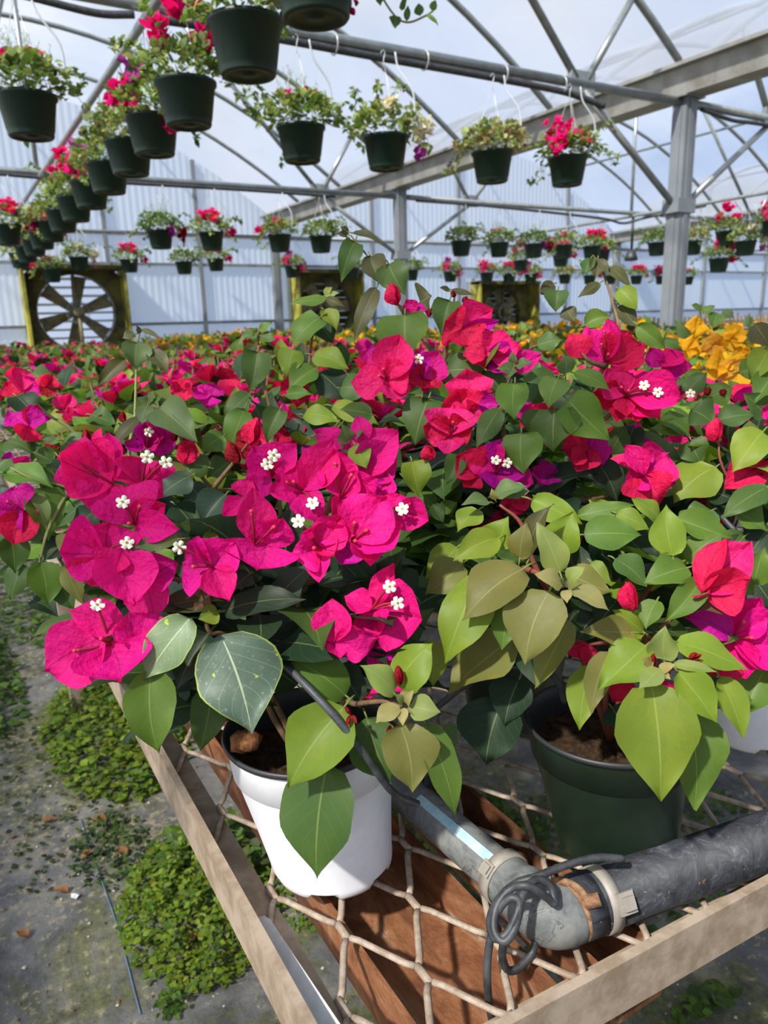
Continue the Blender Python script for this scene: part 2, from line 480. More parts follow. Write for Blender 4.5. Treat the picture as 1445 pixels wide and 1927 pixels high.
for a, b in zip(GUT, GUT[1:]):
    mb = MB(); nx = 28
    xs = np.linspace(a+0.05, b-0.05, nx+1); V = []
    ys = (-6.0, 0, 6.0, WALLY)
    for y in ys:
        V += [(x, y, roofz(x)+0.035) for x in xs]
    k = nx+1
    mb.add(V, [(j*k+i, j*k+i+1, (j+1)*k+i+1, (j+1)*k+i) for j in range(len(ys)-1) for i in range(nx)])
    mb.build('ceiling', M['film'], **ST)

# bows (arched tubes)
bowy = sorted(set([round(4.08+1.35*i, 3) for i in range(-6, 6)]))
for gi, (a, b) in enumerate(zip(GUT, GUT[1:])):
    for y in bowy:
        mb = MB()
        tube(mb, [(x, y, roofz(x)) for x in np.linspace(a+0.10, b-0.10, 27)], 0.027, 8)
        mb.build('arch_beam', M['galv'], **ST)
    for fx in (0.25, 0.5, 0.75):
        x = a+(b-a)*fx
        mb = MB(); tube(mb, [(x, -5.5, roofz(x)-0.05), (x, WALLY-0.05, roofz(x)-0.05)], 0.02, 8)
        mb.build('purlin_beam', M['galv'], **ST)
# gutters
for x in GUT:
    mb = MB()
    prof = [(-.10, 0), (.10, 0), (.13, .17), (.20, .17), (.20, .195), (.115, .195), (.085, .02), (-.085, .02), (-.115, .195), (-.20, .195), (-.20, .17), (-.13, .17)]
    k = len(prof)
    V = [(x+p, y, ZG+q) for y in (-6.0, WALLY) for p, q in prof]
    mb.add(V, [(i, (i+1) % k, k+(i+1) % k, k+i) for i in range(k)])
    mb.build('gutter_beam', M['gutter'], smooth=False, **ST)
# posts
for x in GUT:
    for y in TRY+[WALLY-0.08]:
        mb = MB(); w = 0.062
        box(mb, (x-w, y-w, 0), (x+w, y+w, ZG))
        for s in (-1, 1):                        # rolled ribs along each face
            box(mb, (x+s*w, y-0.022, 0), (x+s*(w+0.007), y+0.022, ZG-0.02))
            box(mb, (x-0.022, y+s*w, 0), (x+0.022, y+s*(w+0.007), ZG-0.02))
        o = mb.build('pillar', M['post'], smooth=False, **ST)
        mb = MB(); box(mb, (x-0.11, y-0.09, ZG-0.012), (x+0.11, y+0.09, ZG))
        for s in (-1, 1):
            tube(mb, [(x+s*0.075, y-0.085, ZG+0.03), (x+s*0.075, y-0.10, ZG+0.03)], 0.014, 8)
        mb.build('pillar_bracket', M['galv'], o, origin=np.zeros(3), smooth=False)

# trusses: tie beam, gussets, webs and braces
for gi, (a, b) in enumerate(zip(GUT, GUT[1:])):
    for y in TRY:
        zt = 2.865 if y < 6 else 2.81
        mb = MB(); tube(mb, [(a+0.06, y, zt), ((a+b)/2, y, zt-0.005), (b-0.06, y, zt)], 0.031, 10)
        mb.build('tie_beam', M['galv'], **ST)
        mb = MB(); n_ = 14 # hose strapped below the tie beam
        for s, e in ((a, 1), (b, -1)):
            g = s+e*1.07
            o = MB(); box(o, (g-0.11, y-0.02, zt-0.06), (g+0.11, y+0.02, zt+0.075))
            o.build('gusset_beam', M['galv'], smooth=False, **ST)
            for (p, q) in (((s+e*1.02, zt+0.03), (s+e*0.60, roofz(s+e*0.60))), ((s+e*1.12, zt+0.03), (s+e*2.6, roofz(s+e*2.6))),
                           ((s+e*1.05, zt-0.04), (s+e*0.05, 2.145))):
                o = MB(); tube(o, [(p[0], y, p[1]), (q[0], y, q[1])], 0.025, 8)
                o.build('brace_beam', M['galv'], **ST)
            o = MB(); box(o, (s+e*0.05-0.05, y-0.075, 2.09), (s+e*0.05+0.05, y+0.075, 2.19))
            o.build('brace_collar_beam', M['post'], smooth=False, **ST)
        m_ = (a+b)/2
        o = MB(); tube(o, [(m_, y, zt), (m_, y, roofz(m_))], 0.022, 8); o.build('king_beam', M['galv'], **ST)

# ridge-line basket rails under the tie beams
for a, b in zip(GUT, GUT[1:]):
    m_ = (a+b)/2+0.02
    mb = MB(); tube(mb, [(m_, -4.5, 2.775), (m_, 4.08, 2.77), (m_, 8.13, 2.765), (m_, WALLY-0.06, 2.76)], 0.023, 8)
    mb.build('rail_beam', M['galv'], **ST)
for gi, (a, b) in enumerate(zip(GUT, GUT[1:])):
    x0 = a+0.1
    mb = MB(); tube(mb, [(x0, WALLY-0.5, 2.72), (b-0.1, WALLY-0.5, 2.72)], 0.024, 8)
    mb.build('tie_beam', M['galv'], **ST)

# back wall of corrugated sheet with three fan openings
FANS = [(1.22, 2.57, 1.02, 2.22), (5.42, 6.62, 1.05, 2.20), (9.26, 10.72, 0.95, 2.02)]
cols = np.arange(-2.9, 21.2, 0.0254)
mb = MB()
def wall_strip(x0, x1, zf0, zf1):
    xs = [x for x in cols if x0 <= x <= x1]
    V = []
    for i, x in enumerate(xs):
        dy = 0.006*math.sin(2*math.pi*x/0.1016)
        za, zb = zf0(x), zf1(x)
        V += [(x, WALLY+dy, za), (x, WALLY+dy, zb)]
    mb.add(V, [(2*i, 2*i+2, 2*i+3, 2*i+1) for i in range(len(xs)-1)])
last = -2.9
for (x0, x1, z0, z1) in FANS:
    wall_strip(last, x0+.03, lambda x: 0.0, lambda x: roofz(x)+0.03)
    wall_strip(x0, x1, lambda x: 0.0, lambda x, z=z0: z)
    wall_strip(x0, x1, lambda x, z=z1: z, lambda x: roofz(x)+0.03)
    last = x1-.03
wall_strip(last, 21.2, lambda x: 0.0, lambda x: roofz(x)+0.03)
mb.build('wall_back', M['sheet'], **ST)
n = 0
def trim(mbx, mat):
    global n
    n += 1
    mbx.build(f'trim_{n}', mat, smooth=False, **ST)
for z in (1.43, 2.32, 2.755):
    segs = [(-2.9, 21.2)]
    if z < 2.0:
        segs = []; l = -2.9
        for f in FANS:
            segs.append((l, f[0])); l = f[1]
        segs.append((l, 21.2))
    for s, e in segs:
        mb = MB(); box(mb, (s, WALLY-0.055, z-0.022), (e, WALLY-0.014, z+0.022)); trim(mb, M['post'])
for x in (0.6, 2.42, 3.83, 7.0, 8.9, 11.7, 16.2, 18.6):
    if any(f[0] < x < f[1] for f in FANS): x0z = 2.3
    mb = MB(); zlo = 2.25 if any(f[0] < x < f[1] for f in FANS) else 0
    box(mb, (x-0.03, WALLY-0.07, zlo), (x+0.03, WALLY-0.014, roofz(x))); trim(mb, M['post'])
# side walls far off to either side
for nm, x in (('wall_left', GUT[0]-0.2), ('wall_right', GUT[-1]+0.2)):
    mb = MB(); mb.add([(x, -6, 0), (x, WALLY, 0), (x, WALLY, ZG+.15), (x, -6, ZG+.15)], [(0, 1, 2, 3)])
    mb.build(nm, M['film'], **ST)

# ------------------------------------------------------------------ exhaust fans
def fan(x0, x1, z0, z1, label, rot, face, shut='louver'):
    cx, cz = (x0+x1)/2, (z0+z1)/2
    root = thing('exhaust_fan', label, 'fan', (cx, WALLY-0.2, z0))
    yb, yf = WALLY+0.16, WALLY-0.30
    R = min(x1-x0, z1-z0)/2-0.055
    for (xa, xb) in ((x0-0.04, x0), (x1, x1+0.04)):
        mb = MB(); box(mb, (xa, yf, z0-0.5), (xb, yb, z1+0.05)); mb.build('side_board', M['fanbox'], root, smooth=False)
    mb = MB(); box(mb, (x0-0.04, yf-.02, z1), (x1+0.04, yb, z1+0.06)); mb.build('top_board', M['fanface'], root, smooth=False)
    mb = MB(); box(mb, (x0, yf, z0-0.05), (x1, yb, z0)); mb.build('bottom_board', M['fanface'], root, smooth=False)
    # face board with the round opening
    mb = MB(); m = 48; y = WALLY-0.02
    V, F = [], []
    for k in range(m):
        a = 2*math.pi*k/m; ca, sa = math.cos(a), math.sin(a)
        q = min((x1-x0)/2/max(abs(ca), 1e-6), (z1-z0)/2/max(abs(sa), 1e-6))
        V += [(cx+R*ca, y, cz+R*sa), (cx+q*ca, y, cz+q*sa), (cx+R*ca, y+0.14, cz+R*sa)]
    for k in range(m):
        j = (k+1) % m
        F += [(3*k, 3*k+1, 3*j+1, 3*j), (3*k, 3*j, 3*j+2, 3*k+2)]
    mb.add(V, F); mb.build('fan_face', face, root, smooth=False)
    mb = MB(); tube(mb, [(cx+R*math.cos(2*math.pi*k/40), y-0.01, cz+R*math.sin(2*math.pi*k/40)) for k in range(41)], 0.012, 6)
    mb.build('shroud_ring', M['galv'] if shut == 'louver' else M['fanface'], root)
    for k in range(6):
        a = rot+2*math.pi*k/6; mb = MB()
        d = np.array([math.cos(a), 0, math.sin(a)]); s = np.array([-math.sin(a), 0, math.cos(a)])
        V = []
        for t in np.linspace(0.08, R*0.96, 7):
            w = 0.035+0.075*t/R
            for u in np.linspace(-1, 1, 5):
                V.append(np.array([cx, y+0.05+0.035*u*(1-0.4*t/R)+0.01*u*u, cz])+d*t+s*u*w)
        k5 = 5
        F = [(i*k5+j, i*k5+j+1, (i+1)*k5+j+1, (i+1)*k5+j) for i in range(6) for j in range(4)]
        kk = len(V); V2 = [p+np.array([0, 0.004, 0]) for p in V]
        mb.add(V+V2, F+[tuple(kk+q for q in reversed(f)) for f in F])
        mb.build('blade', M['fanblade'], root)
    mb = MB(); tube(mb, [(cx, y-0.05, cz), (cx, y+0.12, cz)], 0.085, 20)
    hub = mb.build('hub', M['fanblade'], root)
    mb = MB(); tube(mb, [(cx, y-0.28, cz), (cx, y-0.06, cz)], 0.07, 16)
    tube(mb, [(cx+.0, y-0.2, cz-0.05), (cx+.0, y-0.2, cz-R-0.05)], 0.025, 8)
    mb.build('motor', M['fanblade'], root)
    mb = MB()
    for k in range(3):
        r_ = 0.10+0.03*k
        tube(mb, [(cx+r_*math.cos(2*math.pi*j/24), y-0.07-0.02*k, cz+r_*math.sin(2*math.pi*j/24)) for j in range(25)], 0.006, 5)
    mb.build('pulley', M['galv'], root)
    mb = MB(); bar(mb, (cx, y-.03, cz-R), (cx, y-.03, cz+R), 0.05, 0.03); mb.build('strut', M['fanblade'], root)
    nsl = 9; ho = 0.25 if shut == 'louver' else 1.0
    for k in range(nsl):
        z = z0+0.05+(z1-z0-0.1)*(k+0.5)/nsl; mb = MB(); h = (z1-z0)/nsl*0.5
        V = []
        for xx in (x0+0.02, x1-0.02):
            V += [(xx, yb-0.06, z+h*ho), (xx, yb+0.05, z-h*ho*.6), (xx, yb+0.05, z-h*ho*.6-.006), (xx, yb-0.06, z+h*ho-.006)]
        mb.add(V, [(0, 1, 5, 4), (1, 2, 6, 5), (2, 3, 7, 6), (3, 0, 4, 7)])
        mb.build('shutter_blade', M[shut], root, smooth=False)
fan(*FANS[0], 'large exhaust fan in the mossy yellow box, blades and bright shutters in full view', 0.35, M['fanface'])
fan(*FANS[1], 'exhaust fan in a dark wooden box behind the upright shoot with thin leaves', 0.1, M['fanface'], 'fanface')
fan(*FANS[2], 'exhaust fan in a dark box with bright yellow side panel, farthest along the wall', 0.6, M['fanface'], 'fanface')

# pale lath screen standing at the foot of the back wall beyond the second bay
root = thing('lath_screen', 'tan lath screen standing along the foot of the back wall behind the yellow flowers', 'screen', (16.5, WALLY-0.35, 0))
for k in range(70):
    x = 9.6+k*0.152; mb = MB(); hgt = 1.24+0.10*rnd.random()
    box(mb, (x-0.035, WALLY-0.36, 0), (x+0.035, WALLY-0.34, hgt)); mb.build('slat', M['wood'], root, smooth=False)
mb = MB()
for z in (0.4, 1.1): box(mb, (9.5, WALLY-0.335, z), (20.3, WALLY-0.30, z+0.07))
mb.build('crosspiece', M['wood'], root, smooth=False)

# hanging work lamp / heater cable drop in the second bay
root = thing('pendant_sensor', 'black box hanging on a dark rod under the second bay tie beam', 'sensor', (9.17, 8.13, 2.2))
mb = MB(); tube(mb, [(9.17, 8.13, 2.80), (9.17, 8.13, 2.28)], 0.02, 8); mb.build('rod', M['pot_inside'], root)
mb = MB(); lathe(mb, [(0.0, 2.30), (0.05, 2.29), (0.09, 2.2), (0.10, 2.14), (0.0, 2.13)], (9.17, 8.13, 0), 18); mb.build('body', M['pot_inside'], root)

# black hoses strapped to the tie beams
def hose(pts, r, label, name='irrigation_hose', mat='hose', group=None, k=8):
    mb = MB(); tube(mb, spline(pts, k), r, 8)
    o = mb.build(name, M[mat])
    o['label'] = label; o['category'] = 'hose'
    if group: o['group'] = group
    return o
h = hose([(1.12, 4.03, 2.79), (1.6, 4.06, 2.81), (2.4, 4.07, 2.808), (3.2, 4.07, 2.806), (3.8, 4.07, 2.797), (4.02, 4.06, 2.775), (4.2, 4.03, 2.735)], 0.022, 'black hose strapped along the underside of the tie beam nearest the camera')
root_strap = []
for i, x in enumerate((2.15, 2.75, 3.35, 3.85)):
    mb = MB(); tube(mb, [(x, 4.075+0.046*math.sin(a), 2.835+0.052*math.cos(a)) for a in np.linspace(0, 6.283, 19)], 0.004, 5)
    mb.build('strap', M['wire'], h, origin=np.zeros(3))
hose([(0.2, 4.05, 2.86), (0.45, 4.06, 2.815), (0.637, 4.06, 2.80), (0.888, 4.06, 2.782), (1.06, 4.05, 2.80)], 0.018, 'black hose sagging from the tie beam beside the centre rail, above the big pale basket')
hose([(5.25, 4.05, 2.83), (5.6, 4.04, 2.79), (5.9, 4.05, 2.80), (6.6, 4.06, 2.81), (7.6, 4.06, 2.80)], 0.016, 'short black hose under the tie beam just past the thick grey post')
hose([(0.2, 8.08, 2.78), (1.2, 8.09, 2.755), (3.0, 8.09, 2.765), (4.2, 8.09, 2.76)], 0.018, 'dark hose under the second tie beam over the far baskets')
hose([(5.3, 8.07, 2.77), (6.5, 8.07, 2.76), (8.4, 8.07, 2.70), (8.9, 8.07, 2.65), (9.2, 7.9, 2.72), (9.3, 7.0, 2.76)], 0.018, 'dark hose looped under the second bay tie beam near the hanging black box')
# ------------------------------------------------------------------ bench
MZ = 0.80                                   # level of the expanded metal
def bench(x0, x1, y0, y1, skew, fine_to, label):
    root = thing('growing_bench', label, 'bench', (x0, y0, 0))
    ph = 0.042; th = 0.008; fl = 0.044
    def fy(x): return y0 - skew*(x-x0)
    # side angle irons
    for nm, x, s in (('side_rail', x0, 1), ('side_rail', x1, -1)):
        mb = MB(); ya = fy(x)
        a, b = sorted((x, x+s*th)); box(mb, (a, ya, MZ-0.008), (b, y1, MZ+ph))
        a, b = sorted((x+s*th, x+s*fl)); box(mb, (a, ya, MZ-0.011), (b, y1, MZ-0.005))
        mb.build(nm, M['rail'], root, smooth=False)
    mb = MB()
    for (ya, yb, za, zb) in ((0, th, MZ-0.008, MZ+ph), (th, fl, MZ-0.0112, MZ-0.0052)):
        V = [(x, fy(x)+yy, z) for x in (x0+th, x1-th) for yy in (ya, yb) for z in (za, zb)]
        mb.add(V, [(0, 2, 3, 1), (4, 5, 7, 6), (0, 1, 5, 4), (2, 6, 7, 3), (0, 4, 6, 2), (1, 3, 7, 5)])
    mb.build('end_rail', M['rail'], root, smooth=False)
    mb = MB(); box(mb, (x0+th, y1-th, MZ-0.008), (x1-th, y1, MZ+ph)); mb.build('end_rail', M['rail'], root, smooth=False)
    for y in (y0+2.3, y0+4.6, y0+6.9, y1-0.4):
        for x in (x0+0.09, x1-0.12):
            mb = MB(); box(mb, (x-0.02, y-0.02, 0), (x+0.02, y+0.02, MZ-0.012)); mb.build('leg', M['rail'], root, smooth=False)
    for yb in (y0+2.3, y0+4.6, y0+6.9):
        mb = MB(); box(mb, (x0+0.1, yb-0.015, MZ-0.06), (x1-0.1, yb+0.015, MZ-0.012)); mb.build('cross_bar', M['rail'], root, smooth=False)
    # expanded metal
    mb = MB()
    px_, py_, hb = 0.0725, 0.0745, 0.0105
    rr = 0.0033
    jmax = int((y1-0.55)/py_)
    def bond(i, j):
        x = 0.198+px_*i+(0.0365 if j % 2 else 0.0)-0.002*j if j > 0 else 0.198+px_*i+(0.0365 if j % 2 else 0.0)
        return x
    def node(i, j):                          # j grows away from the camera
        x = x0+0.045+px_*i+(0.0365 if j % 2 else 0.0)
        return np.array([x, 0.58+py_*j-skew*1.35*(x-0.2), MZ])
    jlo = -4
    ni = int((x1-x0-0.05)/px_)+1
    jtop = int((fine_to-0.58)/py_)
    for j in range(jlo, jtop):
        for i in range(-1, ni+1):
            b = node(i, j)
            if b[0] < x0+0.02 or b[0] > x1-0.03 or b[1] < fy(b[0])+0.012: continue
            dz = 0.0012*math.sin(i*1.7+j*2.3)
            up_, lo_ = b+[0, hb, dz], b-[0, hb, -dz]
            tube(mb, [up_, lo_], rr*1.2, 6, flat=0.75)
            for di in ((0, -1) if j % 2 == 0 else (1, 0)):
                t = node(i+di, j-1)+[0, hb, 0]
                # the arms leave the bond with a soft elbow
                s = 1 if t[0] > b[0] else -1
                p0 = lo_+[s*0.002, 0, 0]; p3 = t+[-s*0.002, 0, 0]
                if t[0] < x0+0.02:
                    k = (x0+0.02-p0[0])/(p3[0]-p0[0]); p3 = p0+(p3-p0)*k
                elif t[0] > x1-0.03:
                    k = (x1-0.03-p0[0])/(p3[0]-p0[0]); p3 = p0+(p3-p0)*k
                if p3[1] < fy(p3[0])+0.010:
                    k = (p0[1]-fy(p0[0])-0.010)/max(p0[1]-p3[1], 1e-6); k = min(1, max(0.05, k)); p3 = p0+(p3-p0)*k
                tube(mb, [p0, p0+(p3-p0)*0.12+[s*0.0015, 0, 0], p0+(p3-p0)*0.5, p0+(p3-p0)*0.88-[s*0.0015, 0, 0], p3], rr, 6, flat=0.8)
    mb.build('expanded_metal_top', M['mesh'], root)
    # the far end carries the same sheet, drawn as plain lattice strands
    mb = MB(); y = node(0, jtop)[1]
    while y < y1-0.05:
        tube(mb, [(x0+0.02, y, MZ), (x1-0.03, y, MZ)], rr, 4, cap=False); y += 0.15
    x = x0+0.1
    while x < x1-0.05:
        tube(mb, [(x, node(0, jtop)[1]-0.1-skew*1.35*(x-0.2), MZ), (x, y1-0.02, MZ)], rr, 4, cap=False); x += 0.15
    mb.build('far_metal_grid', M['mesh'], root)
    return root
bench(0.156, 1.90, 0.330, 11.2, 0.057, 2.2, 'long growing bench of dusty expanded metal carrying the pink bougainvilleas')
bench(2.35, 4.75, -0.4, 11.2, 0.0, 0.7, 'long growing bench carrying the yellow flowering plants')

# rusty channel irons under the metal
def channel(x0, x1, y0, y1, zt, label):
    root = thing('rusty_channel', label, 'channel iron', ((x0+x1)/2, y0, zt-0.05))
    mb = MB(); t = 0.006; h = 0.05
    prof = [(x0, zt), (x0, zt-h), (x1, zt-h), (x1, zt), (x1-t, zt), (x1-t, zt-h+t), (x0+t, zt-h+t), (x0+t, zt)]
    V = [(x, y, z) for y in (y0, y1) for x, z in prof]
    k = 8; F = [(i, (i+1) % k, k+(i+1) % k, k+i) for i in range(k)]
    F += [(0, 1, 6, 7), (1, 2, 5, 6), (2, 3, 4, 5)]
    F += [tuple(k+q for q in reversed(f)) for f in F[-3:]]
    mb.add(V, F); mb.build('channel', M['rust'], root, smooth=False)
    mb = MB()
    for y in (y0+0.25, y0+0.6): tube(mb, [(x0+0.02, y, zt-h+t), (x0+0.02, y, zt-h+t+0.012)], 0.010, 6)
    mb.build('bolt', M['rust'], root)
channel(0.245, 0.372, 0.345, 3.0, MZ-0.016, 'wide rusty channel iron directly below the white pot')
channel(0.412, 0.478, 0.345, 3.0, MZ-0.016, 'narrow rusty channel iron below the weathered grey pipe')

# water pipe lying on the bench: grey pipe, elbow, black hose
root = thing('water_pipe', 'weathered grey pipe with elbow joined to a thick black hose on the bench', 'pipe', (0.385, 0.41, MZ))
ZP = MZ+0.0255
gp = [np.array((0.358, 1.6, ZP)), np.array((0.369, 0.70, ZP)), np.array((0.383, 0.447, ZP))]
mb = MB(); tube(mb, [gp[0], gp[1], gp[2]], 0.0205, 28); grey = mb.build('grey_pipe', M['pvc'], root)
# blue factory stripe running along the pipe
mb = MB(); V = []
for y in np.linspace(0.575, 0.452, 12):
    for a in np.linspace(math.radians(102), math.radians(128), 5):
        V.append((0.383+(y-0.447)*-0.0553+0.0209*math.cos(a), y, ZP+0.0209*math.sin(a)))
mb.add(V, [(i*5+j, i*5+j+1, (i+1)*5+j+1, (i+1)*5+j) for i in range(11) for j in range(4)])
s_ = mb.build('stripe', M['bluestripe'], grey); s_['label'] = 'pale blue stripe'
hd = nrm(np.array((0.633-0.421, 0.352-0.388, 0.0)))
hs = np.array((0.4125, 0.3890, ZP+0.001))
el = [np.array(q) for q in ((0.3825, 0.456, ZP), (0.3836, 0.434, ZP), (0.3838, 0.416, ZP), (0.3848, 0.403, ZP), (0.3885, 0.3945, ZP), (0.395, 0.3910, ZP), (0.404, 0.3898, ZP), (0.4125, 0.3890, ZP+.001))]
mb = MB(); tube(mb, spline(el, 4), [0.0236]*5+[0.0262]*20+[0.0250]*(len(spline(el, 4))-25), 28); o = mb.build('elbow', M['pvc'], root); o['label'] = 'smooth grey elbow joint'
mb = MB(); tube(mb, [hs-hd*0.003, hs+hd*0.9], 0.0262, 32); tube(mb, [hs-hd*0.0035, hs+hd*0.014], 0.0275, 32)
o = mb.build('black_hose', M['blackpipe'], root); o['label'] = 'thick scuffed black hose'
def ringband(c, d, r, w, mat, name, boss=True, lab=None):
    d = nrm(np.asarray(d, float)); s, t = frame_of(d); mb = MB(); m = 36
    V = []
    for (rr, off) in ((r, -w/2), (r+0.0016, -w/2), (r+0.0016, w/2), (r, w/2)):
        for k in range(m):
            a = 2*math.pi*k/m; V.append(c+d*off+rr*(math.cos(a)*s+math.sin(a)*t))
    mb.add(V, [(i*m+k, i*m+(k+1) % m, (i+1)*m+(k+1) % m, (i+1)*m+k) for i in range(3) for k in range(m)])
    o = mb.build(name, mat, root)
    if lab: o['label'] = lab
    return o
def boss(c, d, nout, w, h, t, mat, par):
    d = nrm(d); nout = nrm(nout); q = np.cross(d, nout); mb = MB()
    for zz, ww, hh in ((0, 1, 1), (t*0.55, 0.7, 0.62)):
        V = [c+nout*(zz+dz)+d*sx*w*ww/2+q*sy*h*hh/2 for dz in (0, t*0.55) for sx, sy in ((-1, -1), (1, -1), (1, 1), (-1, 1))]
        mb.add(V, [(0, 3, 2, 1), (4, 5, 6, 7), (0, 1, 5, 4), (1, 2, 6, 5), (2, 3, 7, 6), (3, 0, 4, 7)])
    return mb.build('buckle', mat, par, smooth=False)
toc = nrm(CAM-np.array([0.42, 0.4, 0.83]))
b1 = ringband(np.array((0.3826, 0.4525, ZP)), (0, 1, 0), 0.0240, 0.012, M['clamp'], 'pipe_clamp', lab='pale clamp on the grey pipe')
boss(np.array((0.3642, 0.4545, ZP+0.0165)), np.array((0, 1.0, 0)), np.array((-0.72, -0.1, 0.7)), 0.013, 0.013, 0.005, M['clamp'], b1)
c2 = hs+hd*0.024
b2 = ringband(c2, hd, 0.0268, 0.011, M['clamp'], 'hose_clamp', lab='pale clamp on the black hose')
boss(c2+np.array((0.004, -0.0245, 0.013)), hd, np.array((0, -0.85, 0.5)), 0.016, 0.018, 0.006, M['clamp'], b2)
b3 = ringband(hs-hd*0.006, hd+np.array((0, .12, .1)), 0.0256, 0.005, M['rustband'], 'rusty_clamp', lab='rusted hose clamp')
mb = MB(); q = hs-hd*0.006+np.array((0.002, -0.018, 0.0212))
tube(mb, [q-hd*0.004-ZUP*0.0, q+np.array((0.006, -0.006, 0.004))], 0.0058, 10); mb.build('screw', M['rustband'], b3)
mb = MB(); c_ = hs-hd*0.006
tube(mb, spline([c_+np.array((-0.010, 0.014, 0.0235)), c_+np.array((-0.004, 0.004, 0.0275)), c_+np.array((0.001, -0.008, 0.0262)), c_+np.array((0.0015, -0.017, 0.0205))], 5), 0.0034, 8); mb.build('clamp_tongue', M['rustband'], b3)

# thin black tube coiled and knotted around the elbow
def thintube(pts, r, label, k=8):
    mb = MB(); tube(mb, spline(pts, k), r, 10)
    o = mb.build('irrigation_tube', M['hose']); o['label'] = label; o['category'] = 'tube'
    return o
def Q(px, py, z):                           # point of the ray through a pixel at height z
    d = P(px, py, 1.0)-CAM
    return CAM+d*((z-CAMZ)/d[2])
ZE = MZ+0.058
coil = [(1172, 1616, .872), (1120, 1614, .878), (1060, 1630, .876), (1010, 1650, .872), (972, 1662, .866), (940, 1690, .858), (922, 1730, .850), (930, 1765, .845), (955, 1755, .850),
        (972, 1720, .862), (985, 1680, .872), (1010, 1655, .874), (1035, 1668, .866), (1043, 1700, .857), (1030, 1690, .862), (995, 1668, .878), (962, 1672, .873), (935, 1705, .862),
        (930, 1750, .850), (948, 1772, .846), (968, 1748, .853), (978, 1700, .868), (960, 1690, .870), (936, 1715, .858), (924, 1760, .842), (918, 1800, .825), (917, 1850, .805), (922, 1900, .77), (933, 1950, .73), (945, 2010, .68)]
thintube([Q(*c) for c in coil], 0.0034, 'thin black tube knotted in a coil around the grey elbow', 7)
loop2 = [(948, 1772, .842), (945, 1800, .822), (955, 1825, .802), (975, 1822, .800), (1000, 1795, .806), (1008, 1770, .815)]
thintube([Q(*c) for c in loop2], 0.0034, 'short black tube loop hanging below the knotted coil', 8)
thintube([P(*c) for c in ((470, 1195, .66), (495, 1218, .645), (540, 1255, .625), (590, 1305, .605), (640, 1360, .598), (690, 1425, .603), (725, 1475, .618), (745, 1495, .633), (765, 1505, .66), (785, 1512, .685))], 0.0032, 'thin black tube arching over the rim of the white pot to the grey pipe', 8)
thintube([P(*c) for c in ((800, 1345, .74), (830, 1325, .735), (870, 1293, .72), (920, 1266, .70), (970, 1253, .69), (1020, 1256, .70), (1050, 1285, .705), (1062, 1320, .715))], 0.0032, 'thin black tube arching out of the green pot towards the white one', 8)
thintube([P(*c) for c in ((1330, 930, .86), (1370, 985, .84), (1410, 1025, .82), (1450, 1062, .80), (1500, 1110, .80))], 0.0034, 'thin black tube slanting down through the leaves above the magenta bloom at the frame edge', 6)
thintube([(0.388, 0.592, MZ+0.034), (0.392, 0.584, MZ+0.058), (0.392, 0.56, MZ+0.051), (0.393, 0.552, MZ+0.047)], 0.0050, 'stub of black tube plugged into the weathered grey pipe', 5)

# white plastic tag wedged along the side rail
mb = MB(); a = np.array((0.1715, 0.535, MZ+0.020)); b = np.array((0.182, 0.36, MZ+0.014)); d = nrm(b-a); s = nrm(np.array((0.8, 0.08, 0.55))); nn = np.cross(d, s)
V = []
for t, w in ((0, .001), (.02, .0055), (.06, .0075), (1, .0085)):
    for sx in (-1, 1):
        for sn in (0, 1): V.append(a+(b-a)*t+s*sx*w+nn*sn*0.0012)
F = []
for i in range(3):
    q = 4*i; F += [(q, q+4, q+6, q+2), (q+1, q+3, q+7, q+5), (q, q+1, q+5, q+4), (q+2, q+6, q+7, q+3)]
mb.add(V, F+[(0, 2, 3, 1), (12, 13, 15, 14)])
o = mb.build('plant_tag', M['label'], smooth=False); o['label'] = 'long white plastic tag wedged inside the bench side rail'; o['category'] = 'tag'

# blue thread woven into the ground cloth
mb = MB(); tube(mb, [(0.157+0.004*math.sin(y*9), y, 0.002) for y in np.linspace(1.29, 2.0, 24)], 0.0019, 5)
o = mb.build('marker_thread', M['blueline']); o['label'] = 'blue marker thread along the grey ground cloth in the aisle'; o['category'] = 'thread'

# weeds on the ground, uncountable
def weed_patch(cx, cy, rx, ry, n, hmax, cols, lf=(0.012, 0.024), seed=1):
    rg = random.Random(seed); mb = MB()
    for k in range(n):
        a = rg.uniform(0, 6.283); q = math.sqrt(rg.random())
        x, y = cx+rx*q*math.cos(a), cy+ry*q*math.sin(a)
        z = hmax*(1-q*q*0.8)*rg.uniform(0.15, 1.0)*(.55+.45*math.sin(x*55+seed)*math.sin(y*47))
        b = np.array((x, y, z)); aa = rg.uniform(0, 6.283); L = rg.uniform(*lf)
        d = np.array((math.cos(aa), math.sin(aa), rg.uniform(-0.3, 0.5)))
        blade(mb, b, b+nrm(d)*L, L*rg.uniform(0.6, 0.95), np.array((rg.uniform(-.5, .5), rg.uniform(-.5, .5), 1)), 'leaf', jit(LT[rg.choice(cols)], 0.25, rg), 2, 3, 0.2, 0.08, 0.0, rg)
    o = mb.build('weeds', M['leaf'], kind='stuff')
    return o
weed_patch(0.33, 1.50, 0.17, 0.24, 3200, 0.17, 'LLLG', (0.008, 0.021), 1)
weed_patch(0.40, 1.62, 0.13, 0.17, 500, 0.18, 'SGG', (0.03, 0.05), 2)
weed_patch(0.33, 2.45, 0.22, 0.45, 2600, 0.20, 'GLL', (0.012, 0.035), 3)
weed_patch(0.62, 1.42, 0.14, 0.18, 600, 0.08, 'LGL', (0.01, 0.02), 4)
weed_patch(0.30, 4.1, 0.3, 0.8, 900, 0.15, 'GMM', (0.02, 0.05), 5)
